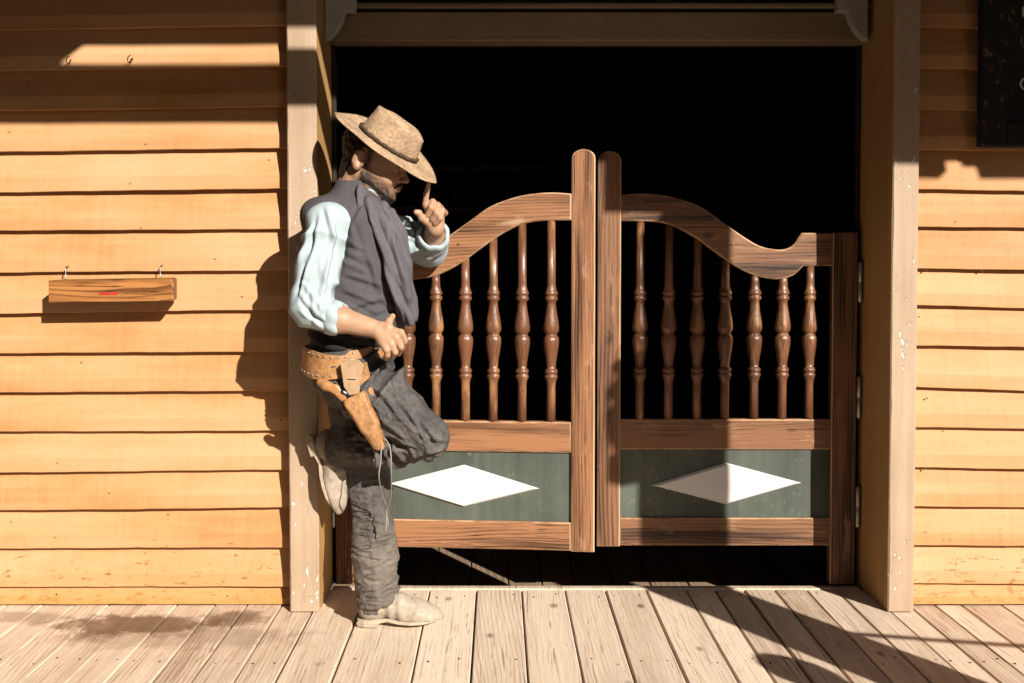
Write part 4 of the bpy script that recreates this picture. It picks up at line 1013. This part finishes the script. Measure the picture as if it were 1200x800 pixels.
# ---------------- boots
def boot(heel, toe_dir, up, shaft_to, name_label, dusty, shaft_mat):
    """heel: sole point under the heel; local x along the foot, z away from the sole"""
    x = np.array(toe_dir, float); x /= np.linalg.norm(x); z = np.array(up, float); z -= x*(z@x); z /= np.linalg.norm(z); y = np.cross(z, x)
    T = lambda P: np.array(heel)+P[:,:1]*x+P[:,1:2]*y+P[:,2:]*z
    b = empty('boot'); b.parent = PR; b.matrix_parent_inverse = PINV; b['label'] = name_label
    SH = .17 if shaft_mat else .075
    F_ = Field((-.09,-.07,.015), (.26,.07,.24), .0042)
    d = F_.cap((-.005,0,.07), (.004,0,SH),   .041, .038)
    d = smin(d, F_.ell((-.002,0,.058), (.05,.036,.042)), .03)
    d = smin(d, F_.chain([(.03,0,.085),(.085,0,.064),(.14,0,.046),(.19,0,.036),(.222,0,.03)], [.04,.039,.037,.03,.015], .03), .035)
    d = smin(d, F_.ell((.145,.004,.036), (.065,.045,.026)), .03)
    d = smax(d, -(F_.Z-.022)+0*F_.X, .006)
    V, F = F_.mesh(d); V = relax(V, F, 2); N_ = normals(V, F)
    V = V+N_*(.004*np.sin(V[:,0]*150+2*vnoise(V,16,91))*np.clip(1-np.abs(V[:,0]-.06)/.06,0,1)+.0018*vnoise(V,40,92)+.0015*vnoise(V,90,93))[:,None]
    cz = V[F].mean(1)[:,2]; cx = V[F].mean(1)[:,0]
    fm = (cz > .11) if shaft_mat else np.zeros(len(F), bool)
    el = (np.abs(cx+.005) < .026)&(cz > .048)&(cz < .13) if dusty else np.zeros(len(F), bool)
    vmesh('upper', T(V), F, None, b, [M['boot'], M['boot_shaft'], M['elastic']], np.where(el, 2, np.where(fm, 1, 0)))
    # welt sole: narrow waist, pointed toe
    ol = [(-.056,0),(-.05,.024),(-.03,.034),(.01,.034),(.05,.03),(.09,.035),(.13,.044),(.17,.04),(.205,.025),(.228,.008)]
    ol = ol+[(p[0], -p[1]) for p in ol[::-1][:-1]]; ol = ol+[(-.056, -.001)]
    sp = lambda px_: .012*max(0, (px_-.13)/.1)**2 + (0.008 if .02 < px_ < .085 else 0)*math.sin((px_-.02)/.065*math.pi)
    n = len(ol); P = []
    for zz in (.013, .0235): P += [(q[0]*(1 if zz > .02 else .995), q[1], zz+sp(q[0])) for q in ol]
    fs = [tuple(range(n))[::-1], tuple(range(n, 2*n))]+[(k, (k+1)%n, n+(k+1)%n, n+k) for k in range(n)]
    MB().add([tuple(q) for q in T(np.array(P))], fs).build('sole', M['sole'], b)
    hl = [(-.055,-.022),(-.03,-.032),(.018,-.032),(.022,0),(.018,.032),(-.03,.032),(-.055,.022)]; n = len(hl)
    P = [(q[0]*.94, q[1]*.94, .001) for q in hl]+[(q[0], q[1], .0135) for q in hl]; P = P+[(q[0], q[1], .016) for q in hl]
    P = [(p_[0], p_[1], p_[2]) for p_ in P]
    fs = [tuple(range(n))[::-1], tuple(range(2*n, 3*n))]+[(r*n+k, r*n+(k+1)%n, (r+1)*n+(k+1)%n, (r+1)*n+k) for r in (0,1) for k in range(n)]
    MB().add([tuple(q) for q in T(np.array(P))], fs).build('heel', M['sole'], b)
    return b
boot(np.array([J(438,736,3.712).x, 3.712, .002]), (1,-.03,0), (0,0,1), None, 'dusty tan boot standing on the planks', True, False)
h0 = A(365,527,3.795); t0 = A(388.5,607,3.795)
boot(h0, t0-h0+np.array([0,-.005,0]), np.array([1,-.12,.25]), None, 'tan boot braced against the door post', False, True)
# ---------------- gun belt, holster, revolver
BL = empty('gun_belt'); BL.parent = PR; BL.matrix_parent_inverse = PINV; BL['label'] = 'studded tan leather gun belt'
bc = A(406,412,3.7); n = 80; vs_ = []; fs = []
bpos = []
for k in range(n):
    a = 2*math.pi*k/n; ca, sa = math.cos(a), math.sin(a)          # a=0 front (+x), sa>0 towards the camera
    rx, ry = .136, .178
    base = bc+np.array([rx*ca, -ry*sa, -.004-.028*max(0, sa)**2*(1 if ca < .2 else .6)+.01*ca])
    wid = .036+.016*max(0, -ca)*max(0, sa)
    tap = .7 if ca > .75 else 1
    out = np.array([ca/rx, -sa/ry, 0]); out /= np.linalg.norm(out)
    bpos.append((base, out, wid*tap))
    for (w_, o_) in ((-1,0),(1,0),(1,.006),(-1,.006)): vs_.append(base+out*(o_+.0)+np.array([0,0,w_*wid*tap])+out*(.0 if w_ > 0 else .006))
for k in range(n):
    for j in range(4): fs.append((k*4+j, ((k+1)%n)*4+j, ((k+1)%n)*4+(j+1)%4, k*4+(j+1)%4))
belt = MB().add(vs_, [f[::-1] for f in fs]).build('belt', M['leather'], BL, False)
for k in range(14, 46, 2):
    base, out, wid = bpos[k]
    for zz in (.8, -.72):
        p = base+out*(.009 if zz > 0 else .013)+np.array([0,0,wid*zz])
        MB().lathe([(.0032,-.002),(.0032,.0005),(.0022,.0018),(.0006,.0023)], n=8).build('stud', M['zinc'], belt, True).matrix_world = Matrix.Translation(Vector(p)) @ Vector(out).to_track_quat('Z','Y').to_matrix().to_4x4()
def plate(pts, Y, th, name, m, parent, bulge=.0, bev=.002):
    poly = [(J(u,v,Y).x, J(u,v,Y).z) for u, v in pts]
    return MB().prism(poly, Y-th, Y, bev).build(name, m, parent)
HL = empty('holster'); HL.parent = PR; HL.matrix_parent_inverse = PINV; HL['label'] = 'tan leather holster with revolver, strapped over right hip'
F_ = Field(A(398,530,3.45)-np.array([.02,.02,.0]), A(462,410,3.55)+np.array([.01,.02,.01]), .0035)
d = F_.chain([A(417,468,3.495), A(432,496,3.495), A(444,521,3.505)], [.041,.033,.021], .01)
d = np.maximum(d, np.abs(F_.Y-3.495-.0)-.024); d = smax(d, F_.plane(A(415,464,3.4), A(415,464,3.4)-A(444,521,3.4)), .004)
V, F = F_.mesh(d); V = relax(V, F, 3); pp(vmesh('pouch', V, F, M['leather'], HL))
plate([(399,426),(404,421),(421,421),(426,426),(424,440),(421,461),(409,462),(403,452)], 3.486, .007, 'strap_loop', M['strap'], HL)
plate([(425,425),(430,423),(450,512),(452,520),(447,522),(437,492),(421,461)], 3.52, .007, 'back_skirt', M['leather'], HL)
plate([(407,443),(417,443.5),(417,444.5),(407,444.2)], 3.4785, .0006, 'slit', M['shirt_dark'], HL, bev=0)
MB().tube([A(445,523,3.495)+np.array([0,0,.004]), A(445.5,527,3.495)], .007, 10).build('tip_rivet', M['steel'], HL, True)
MB().tube([tuple(q) for q in smooth_line([A(447,520,3.485),(A(446,540,3.48)),(A(444,558,3.485)),A(448,580,3.59),A(453,595,3.64),A(452,623,3.64)], 5)], .0024, 6).build('tie_cord', M['cord'], HL, True)
MB().tube([tuple(q) for q in smooth_line([A(450,512,3.485),(A(457,524,3.48)),(A(458.5,550,3.485)),A(458,580,3.59),A(453,597,3.64),A(455,615,3.64)], 5)], .0024, 6).build('tie_cord', M['cord'], HL, True)
F_ = Field(A(366,480,3.51)-np.array([.02,.06,.02]), A(430,440,3.51)+np.array([.02,.04,.02]), .003)
d = F_.chain([A(376,447,3.505), A(382,451,3.5), A(393,455,3.495), A(402,464,3.495)], [.014,.0155,.0145,.0155], .008)
d = np.maximum(d, np.abs(F_.Y-3.498)-.014)
V, F = F_.mesh(d); V = relax(V, F, 2); rv = pp(vmesh('revolver_grip', V, F, M['grip'], HL))
F_ = Field(A(392,490,3.51)-np.array([.02,.06,.02]), A(430,440,3.51)+np.array([.02,.04,.02]), .003)
d = F_.chain([A(392,450,3.495), A(402,459,3.495), A(416,467,3.495), A(424,476,3.495)], [.006,.011,.013,.017], .006)
d = smin(d, F_.chain([A(401,470,3.495), A(403,479,3.495), A(410,483,3.495)], [.004,.0035,.004], .003), .003)
d = smin(d, F_.chain([A(410,458,3.4), A(416,456,3.4)], [.006,.005], .003), .003)
V, F = F_.mesh(d); pp(vmesh('revolver_frame', V, F, M['steel'], HL))
